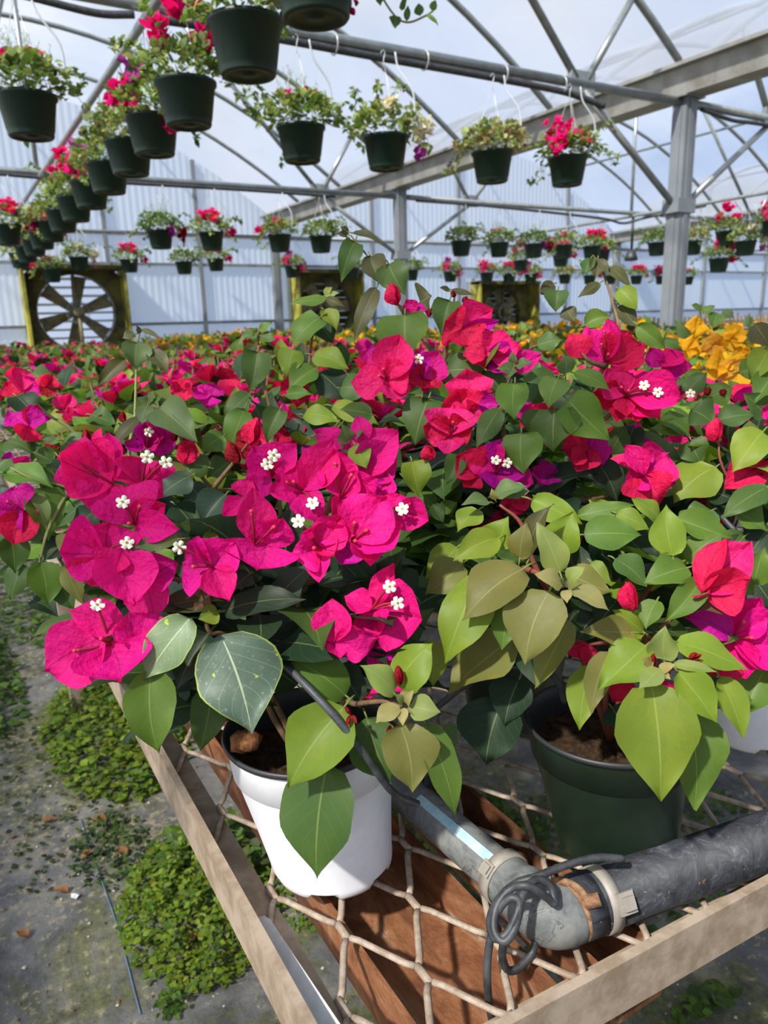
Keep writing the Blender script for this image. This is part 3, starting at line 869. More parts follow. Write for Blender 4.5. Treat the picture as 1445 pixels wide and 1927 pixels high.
weed_patch(-0.02, 3.2, 0.12, 0.6, 500, 0.10, 'MGM', (0.02, 0.05), 6)
weed_patch(0.215, 1.275, 0.035, 0.03, 60, 0.06, 'GGM', (0.012, 0.022), 7)
weed_patch(0.95, 1.35, 0.25, 0.25, 900, 0.10, 'MGM', (0.015, 0.03), 8)
weed_patch(1.4, 1.1, 0.35, 0.3, 900, 0.10, 'MGM', (0.015, 0.03), 9)
weed_patch(1.10, 0.70, 0.10, 0.03, 60, 0.05, 'GM', (0.02, 0.035), 10)
weed_patch(0.20, 1.83, 0.10, 0.16, 260, 0.05, 'DMM', (0.012, 0.022), 11)
weed_patch(0.10, 2.2, 0.20, 0.5, 300, 0.03, 'DKM', (0.012, 0.022), 12)
weed_patch(0.80, 0.98, 0.12, 0.05, 70, 0.03, 'GMK', (0.01, 0.02), 13)
# crumbs of bark and grit
rg = random.Random(5); mb = MB()
for k in range(900):
    x, y = rg.uniform(-0.15, 1.2), rg.uniform(0.6, 3.5); r_ = rg.uniform(0.002, 0.006)
    c = rg.choice([(.36, .30, .22), (.5, .46, .38), (.10, .06, .03), (.18, .10, .05)])
    p = np.array((x, y, r_*0.5)); V = [p+np.array((r_*math.cos(a)*rg.uniform(.6, 1.2), r_*math.sin(a)*rg.uniform(.6, 1.2), 0)) for a in (0, 1.5, 3.1, 4.7)]+[p+[0, 0, r_*.8]]
    mb.add(V, [(0, 1, 4), (1, 2, 4), (2, 3, 4), (3, 0, 4)], None, c)
mb.build('grit_debris', M['tinted'], kind='stuff')
# fallen leaves
fl = [(0.125, 1.83, 'curled brown leaf lying near the start of the blue thread'), (0.055, 2.05, 'small brown leaf on the mossy aisle away from the bench'), (0.215, 1.95, 'brown leaf on the grey cloth beside the blue thread'),
      (0.23, 1.78, 'brown leaf close to the weed clump under the bench edge'), (0.42, 1.335, 'large rusty brown leaf at the foot of the bright weed clump'), (0.285, 1.40, 'reddish brown leaf at the near corner of the bright weed clump'),
      (-0.02, 1.62, 'pale tan leaf on the sandy patch of the aisle'), (0.17, 2.35, 'dry leaf in the dark mossy strip below the magenta bloom'), (0.245, 1.62, 'yellow leaf fallen beside the bright weed clump'), (0.08, 1.72, 'tan leaf on the moss next to the gravel')]
for i, (x, y, lab) in enumerate(fl):
    mb = MB(); a = rg.uniform(0, 6.28); L = rg.uniform(0.035, 0.05)
    b = np.array((x, y, 0.006)); d = np.array((math.cos(a), math.sin(a), 0.05))
    blade(mb, b, b+d*L, L*0.6, np.array((0, 0, 1.0)), 'leaf', (1, 1, 1), 4, 6, 0.4, 0.12, 0.1, rg)
    o = mb.build('fallen_leaf', M['dryleaf']); o['label'] = lab; o['category'] = 'leaf'
# stone chips by the moss
for i, (x, y, lab) in enumerate(((0.093, 1.70, 'white stone chip at the edge of the dark moss'), (0.22, 1.305, 'grey stone chip beside the soil heap at the end of the blue thread'))):
    mb = MB(); m = 8
    V = [np.array((x, y, 0.012))]+[np.array((x+0.010*math.cos(k*.785)*rg.uniform(.7, 1.2), y+0.010*math.sin(k*.785)*rg.uniform(.7, 1.2), 0.004+0.004*(k % 2))) for k in range(m)]+[np.array((x, y, 0.0))]
    mb.add(V, [(0, 1+k, 1+(k+1) % m) for k in range(m)]+[(9, 1+(k+1) % m, 1+k) for k in range(m)])
    o = mb.build('stone_chip', M['label'], smooth=False); o['label'] = lab; o['category'] = 'stone'
# ------------------------------------------------------------------ potted plants close to the camera
def make_pot(root, cen, rb, rr, h, kind, tilt=(0, 0)):
    """cen: centre of the base in world space; tilt leans the pot (x, y shift of the rim)"""
    cen = np.asarray(cen, float)
    def lean(mb):
        for v in mb.v:
            z = v[:, 2]-cen[2]
            v[:, 0] += tilt[0]*z/h; v[:, 1] += tilt[1]*z/h
    outer = {'white': M['pot_white'], 'green': M['pot_green'], 'black': M['pot_inside']}[kind]
    mb = MB()
    rc = rb+(rr-rb)*0.76
    prof = [(rb*0.80, .007), (rb*0.97, .001), (rb, .004), (rb+.0012, .010), (rb+0.0008, .0115), (rb+(rr-rb)*.35, h*.38), (rc, h*.74), (rc+.0006, h*.752), (rc+.0024, h*.758), (rr-.0022, h*.955), (rr-.0018, h*.965)]
    def feet(i, a):
        return 0.007*max(0, min(1, (math.cos(6*a+0.6)-0.1)*4)) if i in (1,) else (0.0045*max(0, min(1, (math.cos(6*a+0.6)-0.1)*4)) if i == 2 else 0)
    lathe(mb, prof, cen, 72, wob=feet)
    lathe(mb, [(0.0, .009), (rb*0.80, .007)], cen, 72)
    lean(mb); p = mb.build('pot', outer, root)
    mb = MB()
    lathe(mb, [(rr-.0018, h*.960), (rr+.0006, h*.967), (rr+.0012, h*.985), (rr+.0002, h), (rr-.0016, h*1.002), (rr-.0034, h*.99), (rr-.0050, h*.90), (rc-.004, h*.70)], cen, 72)
    lean(mb); q = mb.build('rim', M['pot_inside'], root); q['label'] = 'dark rolled pot rim'
    mb = MB(); m = 48; rs = rc-.001
    rg = random.Random(int(cen[0]*1000))
    V = [cen+[0, 0, h*.80]]
    for ring in range(1, 6):
        for k in range(m):
            a = 2*math.pi*k/m
            V.append(cen+np.array((rs*ring/5*math.cos(a), rs*ring/5*math.sin(a), h*.79+rg.uniform(-.003, .004))))
    F = [(0, 1+k, 1+(k+1) % m) for k in range(m)]
    for g in range(4): F += [(1+g*m+k, 1+(g+1)*m+k, 1+(g+1)*m+(k+1) % m, 1+g*m+(k+1) % m) for k in range(m)]
    mb.add(V, F); lean(mb); mb.build('soil', M['soil'], root)

def facing(pt, a=0.75, b=0.5, rg=rnd, j=0.25):
    v = nrm(CAM-pt)
    return nrm(a*v+b*ZUP+np.array([rg.uniform(-j, j) for _ in range(3)]))

def leaves(mb, rows, rg, stem_mb=None, a=0.72, b=0.5, nu=8, nv=12, kind='leaf', pet=True):
    """rows: base px, tip px, width px, tint, depth, tip depth change in cm"""
    for ln in rows.strip().split('\n'):
        for item in ln.split(';'):
            w = item.split()
            if len(w) < 7: continue
            bx, by, tx, ty, wd = map(float, w[:5]); col = w[5]; d = float(w[6]); dd = float(w[7])/100 if len(w) > 7 else -0.008
            knd = w[8] if len(w) > 8 else kind
            B = P(bx, by, d); T = P(tx, ty, d+dd); W = wd/FPX*d
            n = facing(B, a, b, rg, 0.28)
            bl = rg.uniform(0.04, 0.12)
            blade(mb, B, T, W*1.10, n, 'heart' if knd == 'h' else knd, jit(LT[col], 0.10, rg), nu, nv, rg.uniform(-0.12, 0.48), bl, rg.uniform(0.04, 0.10), rg)
            if stem_mb is not None and pet:
                dr = nrm(T-B); L = np.linalg.norm(T-B)
                tube(stem_mb, [B+dr*0.002, B-dr*L*.10-n*L*.02, B-dr*L*.20-n*L*.10], 0.0007+L*0.004, 5, c=LT['P'])

def flower(root, spec, rg, mb_tubes=None):
    """spec: cx cy depth tint | tip px, width px, dz cm [base px] ; ... | blooms | tubes"""
    secs = spec.split('|')
    w = secs[0].split(); cx, cy, d = map(float, w[:3]); col = w[3]
    C = P(cx, cy, d); mb = MB()
    for k, it in enumerate(secs[1].split(';')):
        q = it.split()
        if len(q) < 4: continue
        tx, ty, wd, dz = map(float, q[:4]); cc = col
        B = C + nrm(C-CAM)*0.0015*k
        rest = q[4:]
        if rest and rest[0] in BT: cc = rest[0]; rest = rest[1:]
        if len(rest) >= 2: B = P(float(rest[0]), float(rest[1]), d+0.0015*k)
        T = P(tx, ty, d+dz/100)
        n = facing(B, 0.85, 0.25, rg, 0.50)
        bc = BT[cc]
        if cc in 'mpk': u_ = rg.uniform(-.45, .40); bc = tuple(max(.004, x+(y-x)*u_) for x, y in zip(bc, (.82, .012, .13)))
        blade(mb, B, T, wd/FPX*d*1.22, n, 'bract', jit(bc, 0.10, rg), 12, 14, rg.uniform(0.15, 0.80), rg.uniform(-0.18, 0.14), rg.uniform(0.03, 0.09), rg, crink=0.022)
    o = mb.build('flower', M['bract'], root)
    if len(secs) > 2 and secs[2].strip():
        for it in secs[2].split(';'):
            x, y = map(float, it.split()[:2]); E = P(x, y, d-0.012)
            m2 = MB(); tube(m2, spline([C, C*0.5+E*0.5+ZUP*0.002, E], 3), [.0013]*4+[.0011]*3, 6, (.24, .007, .025))
            star(m2, E, facing(E, 1.0, 0.25, rg, 0.35), 0.0062, rg)
            m2.build('white_bloom', M['tinted'], o)
    if len(secs) > 3 and secs[3].strip():
        m2 = MB()
        for it in secs[3].split(';'):
            x, y = map(float, it.split()[:2]); E = P(x, y, d-0.008)
            tube(m2, [C, C*0.4+E*0.6, C*.12+E*.88, E], [.0010, .0012, .0013, .0019], 7, (.26, .007, .03))
            tube(m2, [E, E+nrm(E-C)*.0025], [.0020, .0014], 7, (.62, .03, .08))
        m2.build('flower_tube', M['tinted'], o)
    return o

def stems(root, lines, mat, name, r0=0.0028, r1=0.0014):
    mb = MB()
    for ln in lines:
        pts = spline([P(*p) if len(p) == 3 and p[0] > 3 else np.array(p) for p in ln], 5)
        tube(mb, pts, list(np.linspace(r0, r1, len(pts))), 7)
    mb.build(name, mat, root)

def buds(root, rows, rg, label=None):
    for r_ in rows:
        mb = MB(); bud(mb, *r_, rg); o = mb.build('bud', M['bract'], root)
        if label: o['label'] = label

def bud(mb, base, tip, wd, d, col, rg):
    """folded bracts of an unopened flower"""
    B = P(*base, d); T = P(*tip, d-0.006); W = wd/FPX*d
    ax = nrm(T-B); v = nrm(CAM-B); s = nrm(np.cross(ax, v))
    for k in range(3):
        a = 2*math.pi*k/3+0.5
        n = -(math.cos(a)*v+math.sin(a)*s)
        off = -n*W*0.28
        blade(mb, B+off*0.2, T+off*0.25, W*1.0, n, 'bract', jit(BT[col], 0.12, rg), 6, 9, 0.75, -0.16, 0.05, rg)

def filler(mb, rg, n, cx, cy, cz, rx, ry, rz, cols, Lr=(0.045, 0.08), up_=0.45, nu=5, nv=7, test=None):
    for _ in range(n):
        for _t in range(20):
            q = np.array([rg.gauss(0, 1) for _ in range(3)]); q = nrm(q)*rg.uniform(0.45, 1.0)
            p = np.array((cx+rx*q[0], cy+ry*q[1], cz+rz*q[2]))
            if test is None or test(p): break
        o = nrm(np.array((q[0], q[1], 0.15))); L = rg.uniform(*Lr)
        d = nrm(o*0.8+np.array((rg.uniform(-.6, .6), rg.uniform(-.6, .6), rg.uniform(-.7, .35))))
        n_ = nrm(np.array((0, 0, 1.0))+0.6*o+np.array([rg.uniform(-.4, .4) for _ in range(3)]))
        blade(mb, p, p+d*L, L*rg.uniform(.62, .80), n_, 'leaf', jit(LT[rg.choice(cols)], 0.2, rg), nu, nv, rg.uniform(0, .3), rg.uniform(.05, .13), 0.05, rg)

def depth_of(p): return float(np.dot(np.asarray(p)-CAM, fw))
def pix(p):
    q = np.asarray(p)-CAM; d = np.dot(q, fw)
    return CX+FPX*np.dot(q, rt)/d, CY-FPX*np.dot(q, up)/d, d

GRP = None
# ======================================================== plant in the white pot
rg = random.Random(11)
w1 = thing('potted_bougainvillea', 'bougainvillea with big magenta bloom heads in a white pot at the bench edge', 'potted plant', (0.2705, 0.586, MZ))
make_pot(w1, (0.2705, 0.586, MZ+.004), 0.0605, 0.0800, 0.154, 'white', (-0.018, 0.004))
mb = MB(); V = []
c0 = P(462, 1395, 0.672)
for a in np.linspace(0, math.pi, 7):
    for b in np.linspace(0, 2*math.pi, 13)[:-1]:
        r_ = 0.0125*(1+rg.uniform(-.15, .15)); V.append(c0+r_*np.array((math.sin(a)*math.cos(b)*1.2, math.sin(a)*math.sin(b), 0.8*math.cos(a))))
mb.add(V, [(i*12+j, i*12+(j+1) % 12, (i+1)*12+(j+1) % 12, (i+1)*12+j) for i in range(6) for j in range(12)]); mb.build('bark_clod', M['clod'], w1)
base1 = (0.246, 0.579, MZ+.115)
stems(w1, [[base1, (505, 1330, .695), (520, 1285, .69), (545, 1200, .69), (570, 1100, .685), (585, 1030, .675)], [base1, (500, 1290, .69), (430, 1200, .66), (395, 1190, .645), (385, 1150, .64), (380, 1110, .635)],
           [(545, 1200, .69), (470, 1150, .67), (380, 1100, .65), (260, 1080, .645), (215, 1060, .64)], [(545, 1200, .69), (610, 1180, .67), (680, 1150, .655)], [base1, (640, 1330, .66), (670, 1325, .625), (720, 1320, .60), (757, 1330, .592)],
           [(380, 1100, .65), (300, 1180, .635), (230, 1200, .625)], [(570, 1100, .685), (630, 1080, .68), (640, 1090, .67)], [(585, 1030, .675), (640, 900, .68), (655, 835, .675)], [(300, 1000, .66), (340, 1010, .645), (400, 1050, .645)]], M['stem_brown'], 'stem', .0034, .0014)
fm = MB(); sm = fm
leaves(fm, '''
395 1190 333 1298 74 D .650; 285 1258 299 1418 88 G .605 -.5; 420 1150 577 1128 62 D .640; 400 1130 290 1152 58 K .645; 503 1202 613 1228 72 D .675 -.2
652 1310 536 1232 72 G .640; 648 1330 543 1482 116 L .610 -1; 616 1440 596 1654 140 M .622 -.2; 690 1350 737 1474 90 M .628; 752 1362 775 1490 98 O .588 -.6; 800 1362 857 1540 64 G .598
746 1290 816 1210 88 L .612; 743 1306 675 1252 52 P .596; 338 1014 246 1036 38 S .620; 410 1150 372 1165 38 L .636
520 1130 598 1058 66 B .660; 690 1112 640 1055 70 B .664; 720 1120 760 1030 60 D .675; 668 837 690 882 42 L .655; 622 826 575 838 24 G .668; 655 832 642 797 34 S .662; 672 822 686 812 20 S .664; 655 842 640 850 20 S .664
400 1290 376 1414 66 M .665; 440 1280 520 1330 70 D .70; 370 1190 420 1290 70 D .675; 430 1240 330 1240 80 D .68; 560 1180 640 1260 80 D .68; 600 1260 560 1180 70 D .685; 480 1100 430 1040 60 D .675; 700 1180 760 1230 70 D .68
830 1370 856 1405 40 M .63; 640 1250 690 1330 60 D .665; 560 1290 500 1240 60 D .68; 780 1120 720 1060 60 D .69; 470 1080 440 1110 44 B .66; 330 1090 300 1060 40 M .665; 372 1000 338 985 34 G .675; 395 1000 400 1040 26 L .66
''', rg, sm)
def clear1(p):
    x, y, d = pix(p)
    return d > 0.655 and y < 1330 and not (y > 1240 and 430 < x < 700)
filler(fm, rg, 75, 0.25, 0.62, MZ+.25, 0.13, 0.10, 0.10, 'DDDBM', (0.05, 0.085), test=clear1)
fm.build('foliage', M['leaf'], w1)
dm = MB()
leaves(dm, '415 1195 474 1382 150 B .598 -1.2; 358 1163 272 1280 84 S .604 -.5', rg, None, nu=10, nv=14)
o = dm.build('old_leaf', M['dusty'], w1); o['label'] = 'dull old leaves with water marks and yellow rim'
nm = MB()
leaves(nm, '752 1330 706 1363 38 T .586; 772 1326 829 1340 48 P .586; 762 1322 778 1298 28 T .588; 760 1332 758 1367 20 T .584; 756 1328 742 1306 18 P .588; 768 1330 786 1352 16 T .586', rg, None, nu=4, nv=7)
o = nm.build('new_shoot', M['leaf'], w1); o['label'] = 'pale tan young leaf rosette'
nm = MB()
leaves(nm, '380 1120 365 1106 14 R .632; 384 1118 395 1105 16 R .632; 383 1130 397 1138 16 R .632; 378 1136 366 1150 18 R .632; 380 1112 378 1098 12 T .632', rg, None, nu=4, nv=7)
o = nm.build('new_shoot', M['leaf'], w1); o['label'] = 'small brownish young shoot'
buds(w1, [((x, y), (tx, ty), 9, .60, 'd') for (x, y, tx, ty) in ((660, 1345, 650, 1330), (662, 1345, 672, 1362), (660, 1345, 652, 1366), (735, 1365, 728, 1380), (742, 1366, 748, 1382))]+[((752, 1290), (748, 1252), 22, .603, 'd')], rg)
for s in '''213 912 .632 m | 106 864 100 -2.0; 203 813 66 .6 210 908; 126 846 84 1.2 205 905; 200 968 100 -1.2 206 905 | | 144 867
266 914 .640 m | 262 862 98 .8; 303 928 70 0; 232 880 60 .8 | 277 860; 312 870
253 987 .625 m | 218 908 104 .6; 313 948 54 0; 340 996 52 -.6; 262 920 40 .9 s | 231 945 | 244 985; 262 955
198 1040 .622 m | 116 1040 100 -.3; 205 984 105 .6; 170 1104 80 .3 k 190 1050 | 239 1022
231 1032 .612 m | 253 1136 96 -1.6; 200 1080 60 -.6 225 1035 |
268 1091 .622 m | 290 1166 78 0; 331 1058 66 .3; 262 1060 40 .9 k |
208 1214 .604 m | 76 1266 108 -.6 200 1196; 226 1287 118 -1.8; 130 1146 60 -.4 236 1178; 243 1152 82 .4 264 1214; 292 1230 60 0 | 183 1139 | 192 1203; 143 1224
400 1066 .622 m | 340 1058 92 .2; 442 1020 68 .4; 432 1134 56 -.9; 372 1012 50 .5 | 337 1030 | 366 1066
480 1026 .632 m | 474 918 66 .5; 532 974 68 0 503 1026; 482 1076 126 -.8 500 1022 | | 473 964; 514 993
601 1030 .625 m | 596 984 90 0; 552 1042 62 -.8; 600 1097 40 -1.2; 643 968 62 .2; 630 1052 48 -.4 k | 561 981 | 588 1011; 592 1031
664 1018 .628 m | 726 934 92 .3; 758 990 106 0; 696 1067 88 -.9; 648 966 52 .5; 640 1062 50 -.2 p | | 667 986; 688 999; 668 1018
742 957 .640 m | 806 979 56 0; 752 930 46 .5 | 757 958
570 924 .642 m | 541 864 82 .5; 596 866 70 .3; 626 826 64 .6; 606 980 54 -.3; 505 928 50 0; 548 950 48 -.3 | 588 947 | 541 909; 554 908
641 936 .640 m | 628 846 62 .4; 708 898 66 0; 625 972 40 -.4; 668 878 56 .4; 700 930 46 -.2 p | | 631 875; 660 896
511 897 .648 m | 476 840 68 .4; 560 838 52 .6; 460 916 56 0; 540 870 40 .2 | 515 857; 503 874
668 893 .662 m | 752 818 86 .5; 745 836 74 .1 p 670 895; 673 782 36 .8 686 836; 592 812 42 .6 656 836; 652 838 36 -.3 640 862 |
702 936 .655 p | 728 884 62 0; 745 925 46 0; 690 900 40 .2 |
458 936 .650 m | 420 972 30 -.3; 470 900 40 0 |
627 1210 .618 m | 624 1126 66 .4; 711 1202 62 -.3; 638 1242 36 -.6; 596 1190 48 .4 |
700 1147 .628 m | 648 1120 42 .3; 795 1164 110 -.3; 714 1197 68 -.6; 744 1062 40 .7 | 733 1104; 748 1135 | 735 1140
722 1240 .635 p | 690 1222 40 0; 754 1206 40 .3; 752 1250 40 0; 716 1268 34 0; 760 1292 26 -2 |
690 1310 .66 m | 778 1300 24 -2; 700 1315 20 -1 |'''.split('\n'):
    flower(w1, s, rg)

# ======================================================== plant in the green pot
rg = random.Random(12)
w2 = thing('potted_bougainvillea', 'leafy lime green bougainvillea with bronze shoots in a dark green pot', 'potted plant', (0.529, 0.449, MZ))
make_pot(w2, (0.529, 0.449, MZ+.004), 0.0595, 0.0780, 0.148, 'green', (-0.022, 0.002))
base2 = (0.517, 0.453, MZ+.12)
stems(w2, [[base2, (1140, 1300, .71), (1180, 1250, .69), (1220, 1215, .67), (1235, 1190, .66), (1275, 1155, .655), (1320, 1123, .65)], [base2, (1100, 1250, .72), (1050, 1150, .70), (1020, 1090, .66), (985, 1070, .64)],
           [(1050, 1150, .70), (1000, 1050, .69), (980, 985, .69), (940, 950, .69)], [base2, (1180, 1270, .69), (1230, 1270, .65), (1246, 1260, .63)], [base2, (1200, 1150, .72), (1250, 1060, .71), (1230, 980, .71)], [(1220, 1215, .67), (1205, 1180, .66), (1191, 1150, .65)], [(1190, 1205, .67), (1150, 1208, .67), (1108, 1213, .665)],
           [(985, 1070, .64), (1010, 1078, .625), (1060, 1105, .60)], [(1246, 1260, .63), (1320, 1240, .66), (1376, 1201, .67)]], M['stem_red'], 'stem', .0032, .0013)
fm = MB(); sm = fm
leaves(fm, '''
985 1070 871 1168 98 O .622 -.5; 907 1080 835 1258 94 L .642; 1034 1112 988 1252 106 O .603 -.6; 1054 1078 1010 983 58 P .612 .5; 978 1052 992 982 46 O .640; 996 1048 1042 948 44 K .638; 936 1030 955 972 64 L .668
938 1012 852 1056 56 L .652; 1050 1040 1078 962 66 L .664; 1000 940 1096 986 52 L .690; 1086 971 1196 950 36 G .705; 1098 1006 1207 1008 66 G .684 -.5; 1160 966 1221 998 40 L .690; 1266 1046 1254 949 62 L .664 .5; 1243 976 1187 938 48 L .700
1272 976 1378 1014 54 G .696; 1291 1056 1364 1004 50 G .686; 1294 1068 1210 1098 62 G .664 -.4; 1157 1052 1216 1105 54 M .668; 1318 1092 1248 1172 50 G .654; 1312 1140 1400 1148 36 R .656; 1190 1190 1091 1188 54 O .638; 1212 1190 1153 1147 52 L .655
1252 1210 1400 1200 44 G .68; 1250 1240 1252 1178 52 P .610; 1272 1208 1404 1262 64 L .624; 1216 1214 1126 1297 80 L .618; 1146 1226 1112 1345 48 O .628; 1112 1252 1090 1376 58 L .648; 1226 1284 1242 1506 136 L .606 -.8; 1292 1330 1306 1524 100 G .636
1274 1262 1348 1360 64 L .602; 1353 1273 1398 1390 52 L .632; 1440 1258 1402 1348 76 G .690; 947 1316 914 1442 110 D .70; 978 1276 949 1366 74 D .692; 956 1120 944 1224 62 G .640; 970 1198 842 1304 100 O .672; 1072 1168 1006 1296 64 O .640; 806 1206 815 1292 56 L .672
1068 1078 1150 1114 64 O .628; 1112 1058 1148 1100 34 L .650; 1236 1130 1215 1185 44 G .650; 870 1060 800 1120 66 O .70; 860 1030 800 1090 60 L .72; 1340 1070 1420 1120 60 G .69; 1420 1100 1440 1030 50 G .70; 1340 1040 1300 1000 50 M .71
1120 1010 1150 1080 60 D .71; 1060 990 1000 930 50 G .715; 1180 1010 1240 1060 60 D .71; 1290 1000 1330 960 50 G .715; 900 960 860 1000 50 L .70; 1100 1180 1070 1240 60 D .69; 1160 1130 1120 1180 60 D .69; 1300 1280 1380 1330 60 D .68; 1230 1330 1180 1400 60 D .70; 1000 1200 930 1260 70 D .70
1150 1330 1175 1370 60 D .70; 1130 970 1110 940 46 L .715; 930 930 990 915 40 S .70; 920 945 868 950 30 S .69; 944 925 1000 925 36 S .705; 932 940 925 918 16 T .69
''', rg, sm)
def clear2(p):
    x, y, d = pix(p)
    return d > 0.675 and y < 1300 and not (y > 1210 and 1000 < x < 1240)
filler(fm, rg, 60, 0.52, 0.50, MZ+.24, 0.15, 0.09, 0.08, 'DDMGL', (0.05, 0.085), test=clear2)
fm.build('foliage', M['leaf'], w2)
nm = MB()
leaves(nm, '1077 1108 1146 1150 44 T .592; 1059 1103 1006 1080 38 T .594; 1070 1098 1103 1066 28 P .596; 1066 1110 1067 1136 20 T .590; 1060 1098 1052 1086 12 P .594; 1074 1104 1086 1098 12 P .592', rg, None, nu=4, nv=7)
o = nm.build('new_shoot', M['leaf'], w2); o['label'] = 'bronze tan young leaf rosette'
nm = MB()
leaves(nm, '1242 1258 1202 1297 38 P .596; 1240 1260 1270 1250 20 T .597; 1246 1266 1262 1278 16 T .596; 1230 1250 1206 1238 20 T .604; 1265 1250 1350 1265 22 P .604', rg, None, nu=4, nv=7)
o = nm.build('new_shoot', M['leaf'], w2); o['label'] = 'pale green young leaf rosette'
buds(w2, [((1191, 1150), (1180, 1094), 44, .648, 'r')], rg, 'closed crimson bud on a long stalk')
buds(w2, [((x, y), (tx, ty), 13, .606, 'd') for (x, y, tx, ty) in ((1225, 1255, 1213, 1240), (1232, 1252, 1228, 1230), (1250, 1258, 1262, 1268), (1300, 1238, 1320, 1232), (1306, 1246, 1322, 1250), (1298, 1242, 1310, 1228))], rg)
for s in '''1320 1117 .645 r | 1370 1014 50 .4; 1411 1022 84 .8 k; 1414 1090 78 -.8; 1340 1122 40 -.8 | | 1358 1060
1378 1201 .675 p | 1292 1160 50 0; 1428 1128 66 .6 m; 1478 1196 96 0 m; 1404 1277 60 -.5 m; 1460 1250 70 0 m | | 1398 1172; 1412 1200
1108 1213 .660 r | 1064 1228 28 -.3; 1106 1252 30 -.5 |
1246 1277 .640 m | 1270 1344 46 0; 1190 1258 30 0; 1225 1300 34 0 |
1186 1280 .650 r | 1154 1322 38 0; 1172 1326 30 -.3 |
1340 1252 .640 r | 1404 1270 32 -.4; 1356 1272 24 0 |'''.split('\n'):
    flower(w2, s, rg)

# ======================================================== tall crimson plant behind the green pot
rg = random.Random(13)
w3 = thing('potted_bougainvillea', 'tall bougainvillea heavy with crimson and pink bracts behind the green pot plant', 'potted plant', (0.60, 0.70, MZ))
make_pot(w3, (0.60, 0.70, MZ+.004), 0.058, 0.076, 0.15, 'green')
b3_ = (0.60, 0.70, MZ+.12)
stems(w3, [[b3_, (1000, 1000, .90), (960, 900, .88), (880, 780, .88), (830, 700, .88), (800, 640, .90), (765, 596, .90), (740, 560, .92), (705, 500, .94), (660, 443, .95)], [b3_, (1050, 950, .90), (1090, 820, .86), (1140, 690, .86), (1165, 630, .92), (1150, 560, .95), (1130, 500, .97), (1115, 480, .97)],
           [(1090, 820, .86), (1160, 770, .84), (1190, 720, .83)], [(960, 900, .88), (945, 770, .84), (968, 690, .82)], [(880, 780, .88), (735, 760, .86), (729, 715, .84)], [(1050, 950, .90), (1150, 930, .86), (1214, 891, .84)], [(1138, 690, .84), (1110, 680, .83), (1095, 665, .83)], [(765, 596, .90), (755, 580, .89), (748, 572, .89)],
           [(830, 700, .88), (850, 600, .90), (855, 560, .91)]], M['stem_brown'], 'stem', .0036, .0011)
fm = MB(); sm = fm
leaves(fm, '''
762 592 768 680 92 G .870 0 h; 846 566 830 632 52 M .900 0 h; 790 570 812 556 60 K .92; 731 496 764 556 58 M .93 0 h; 697 482 722 540 44 K .94; 708 542 666 646 34 K .93; 806 752 781 838 76 M .838 0 h; 832 700 920 705 66 M .885; 940 768 896 844 42 M .815; 969 721 968 791 58 G .800 0 h; 981 815 986 893 76 G .795 0 h
1044 770 1042 850 100 M .815 0 h; 1068 752 1148 830 74 G .802 0 h; 1050 712 1032 769 54 G .806 0 h; 1064 703 1061 666 34 S .815; 1046 706 976 714 34 M .83; 1080 702 1150 737 32 G .815; 775 868 788 936 54 L .82 0 h; 866 852 839 912 38 M .82; 1120 865 1162 946 50 D .86; 1100 612 1150 596 34 G .90; 1200 612 1254 658 34 G .90
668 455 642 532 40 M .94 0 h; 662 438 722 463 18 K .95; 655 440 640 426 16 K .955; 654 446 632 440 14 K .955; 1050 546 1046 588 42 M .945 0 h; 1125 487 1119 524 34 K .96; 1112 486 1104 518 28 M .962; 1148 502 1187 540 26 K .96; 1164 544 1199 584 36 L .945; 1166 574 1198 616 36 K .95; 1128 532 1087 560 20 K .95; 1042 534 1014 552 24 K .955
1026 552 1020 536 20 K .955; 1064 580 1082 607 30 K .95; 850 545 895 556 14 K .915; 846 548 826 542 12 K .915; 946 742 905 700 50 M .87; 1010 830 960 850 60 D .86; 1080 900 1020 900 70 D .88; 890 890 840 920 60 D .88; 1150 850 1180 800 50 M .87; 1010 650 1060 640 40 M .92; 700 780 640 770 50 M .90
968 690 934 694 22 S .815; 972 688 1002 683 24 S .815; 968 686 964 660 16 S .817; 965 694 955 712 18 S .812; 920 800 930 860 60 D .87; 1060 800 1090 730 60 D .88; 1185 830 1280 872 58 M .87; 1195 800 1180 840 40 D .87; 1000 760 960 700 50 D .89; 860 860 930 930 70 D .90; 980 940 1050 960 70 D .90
''', rg, sm)
def clear3(p):
    x, y, d = pix(p)
    return d > 0.86 and y > 650
filler(fm, rg, 120, 0.60, 0.74, MZ+.30, 0.17, 0.13, 0.16, 'DMMGD', (0.05, 0.085), test=clear3)
fm.build('foliage', M['leaf'], w3)
buds(w3, [((746, 575), (735, 532), 36, .885, 'r'), ((812, 866), (800, 838), 34, .815, 'r'), ((855, 560), (851, 546), 12, .91, 'd'), ((872, 572), (878, 557), 12, .91, 'd'), ((805, 596), (812, 580), 14, .90, 'd')], rg)
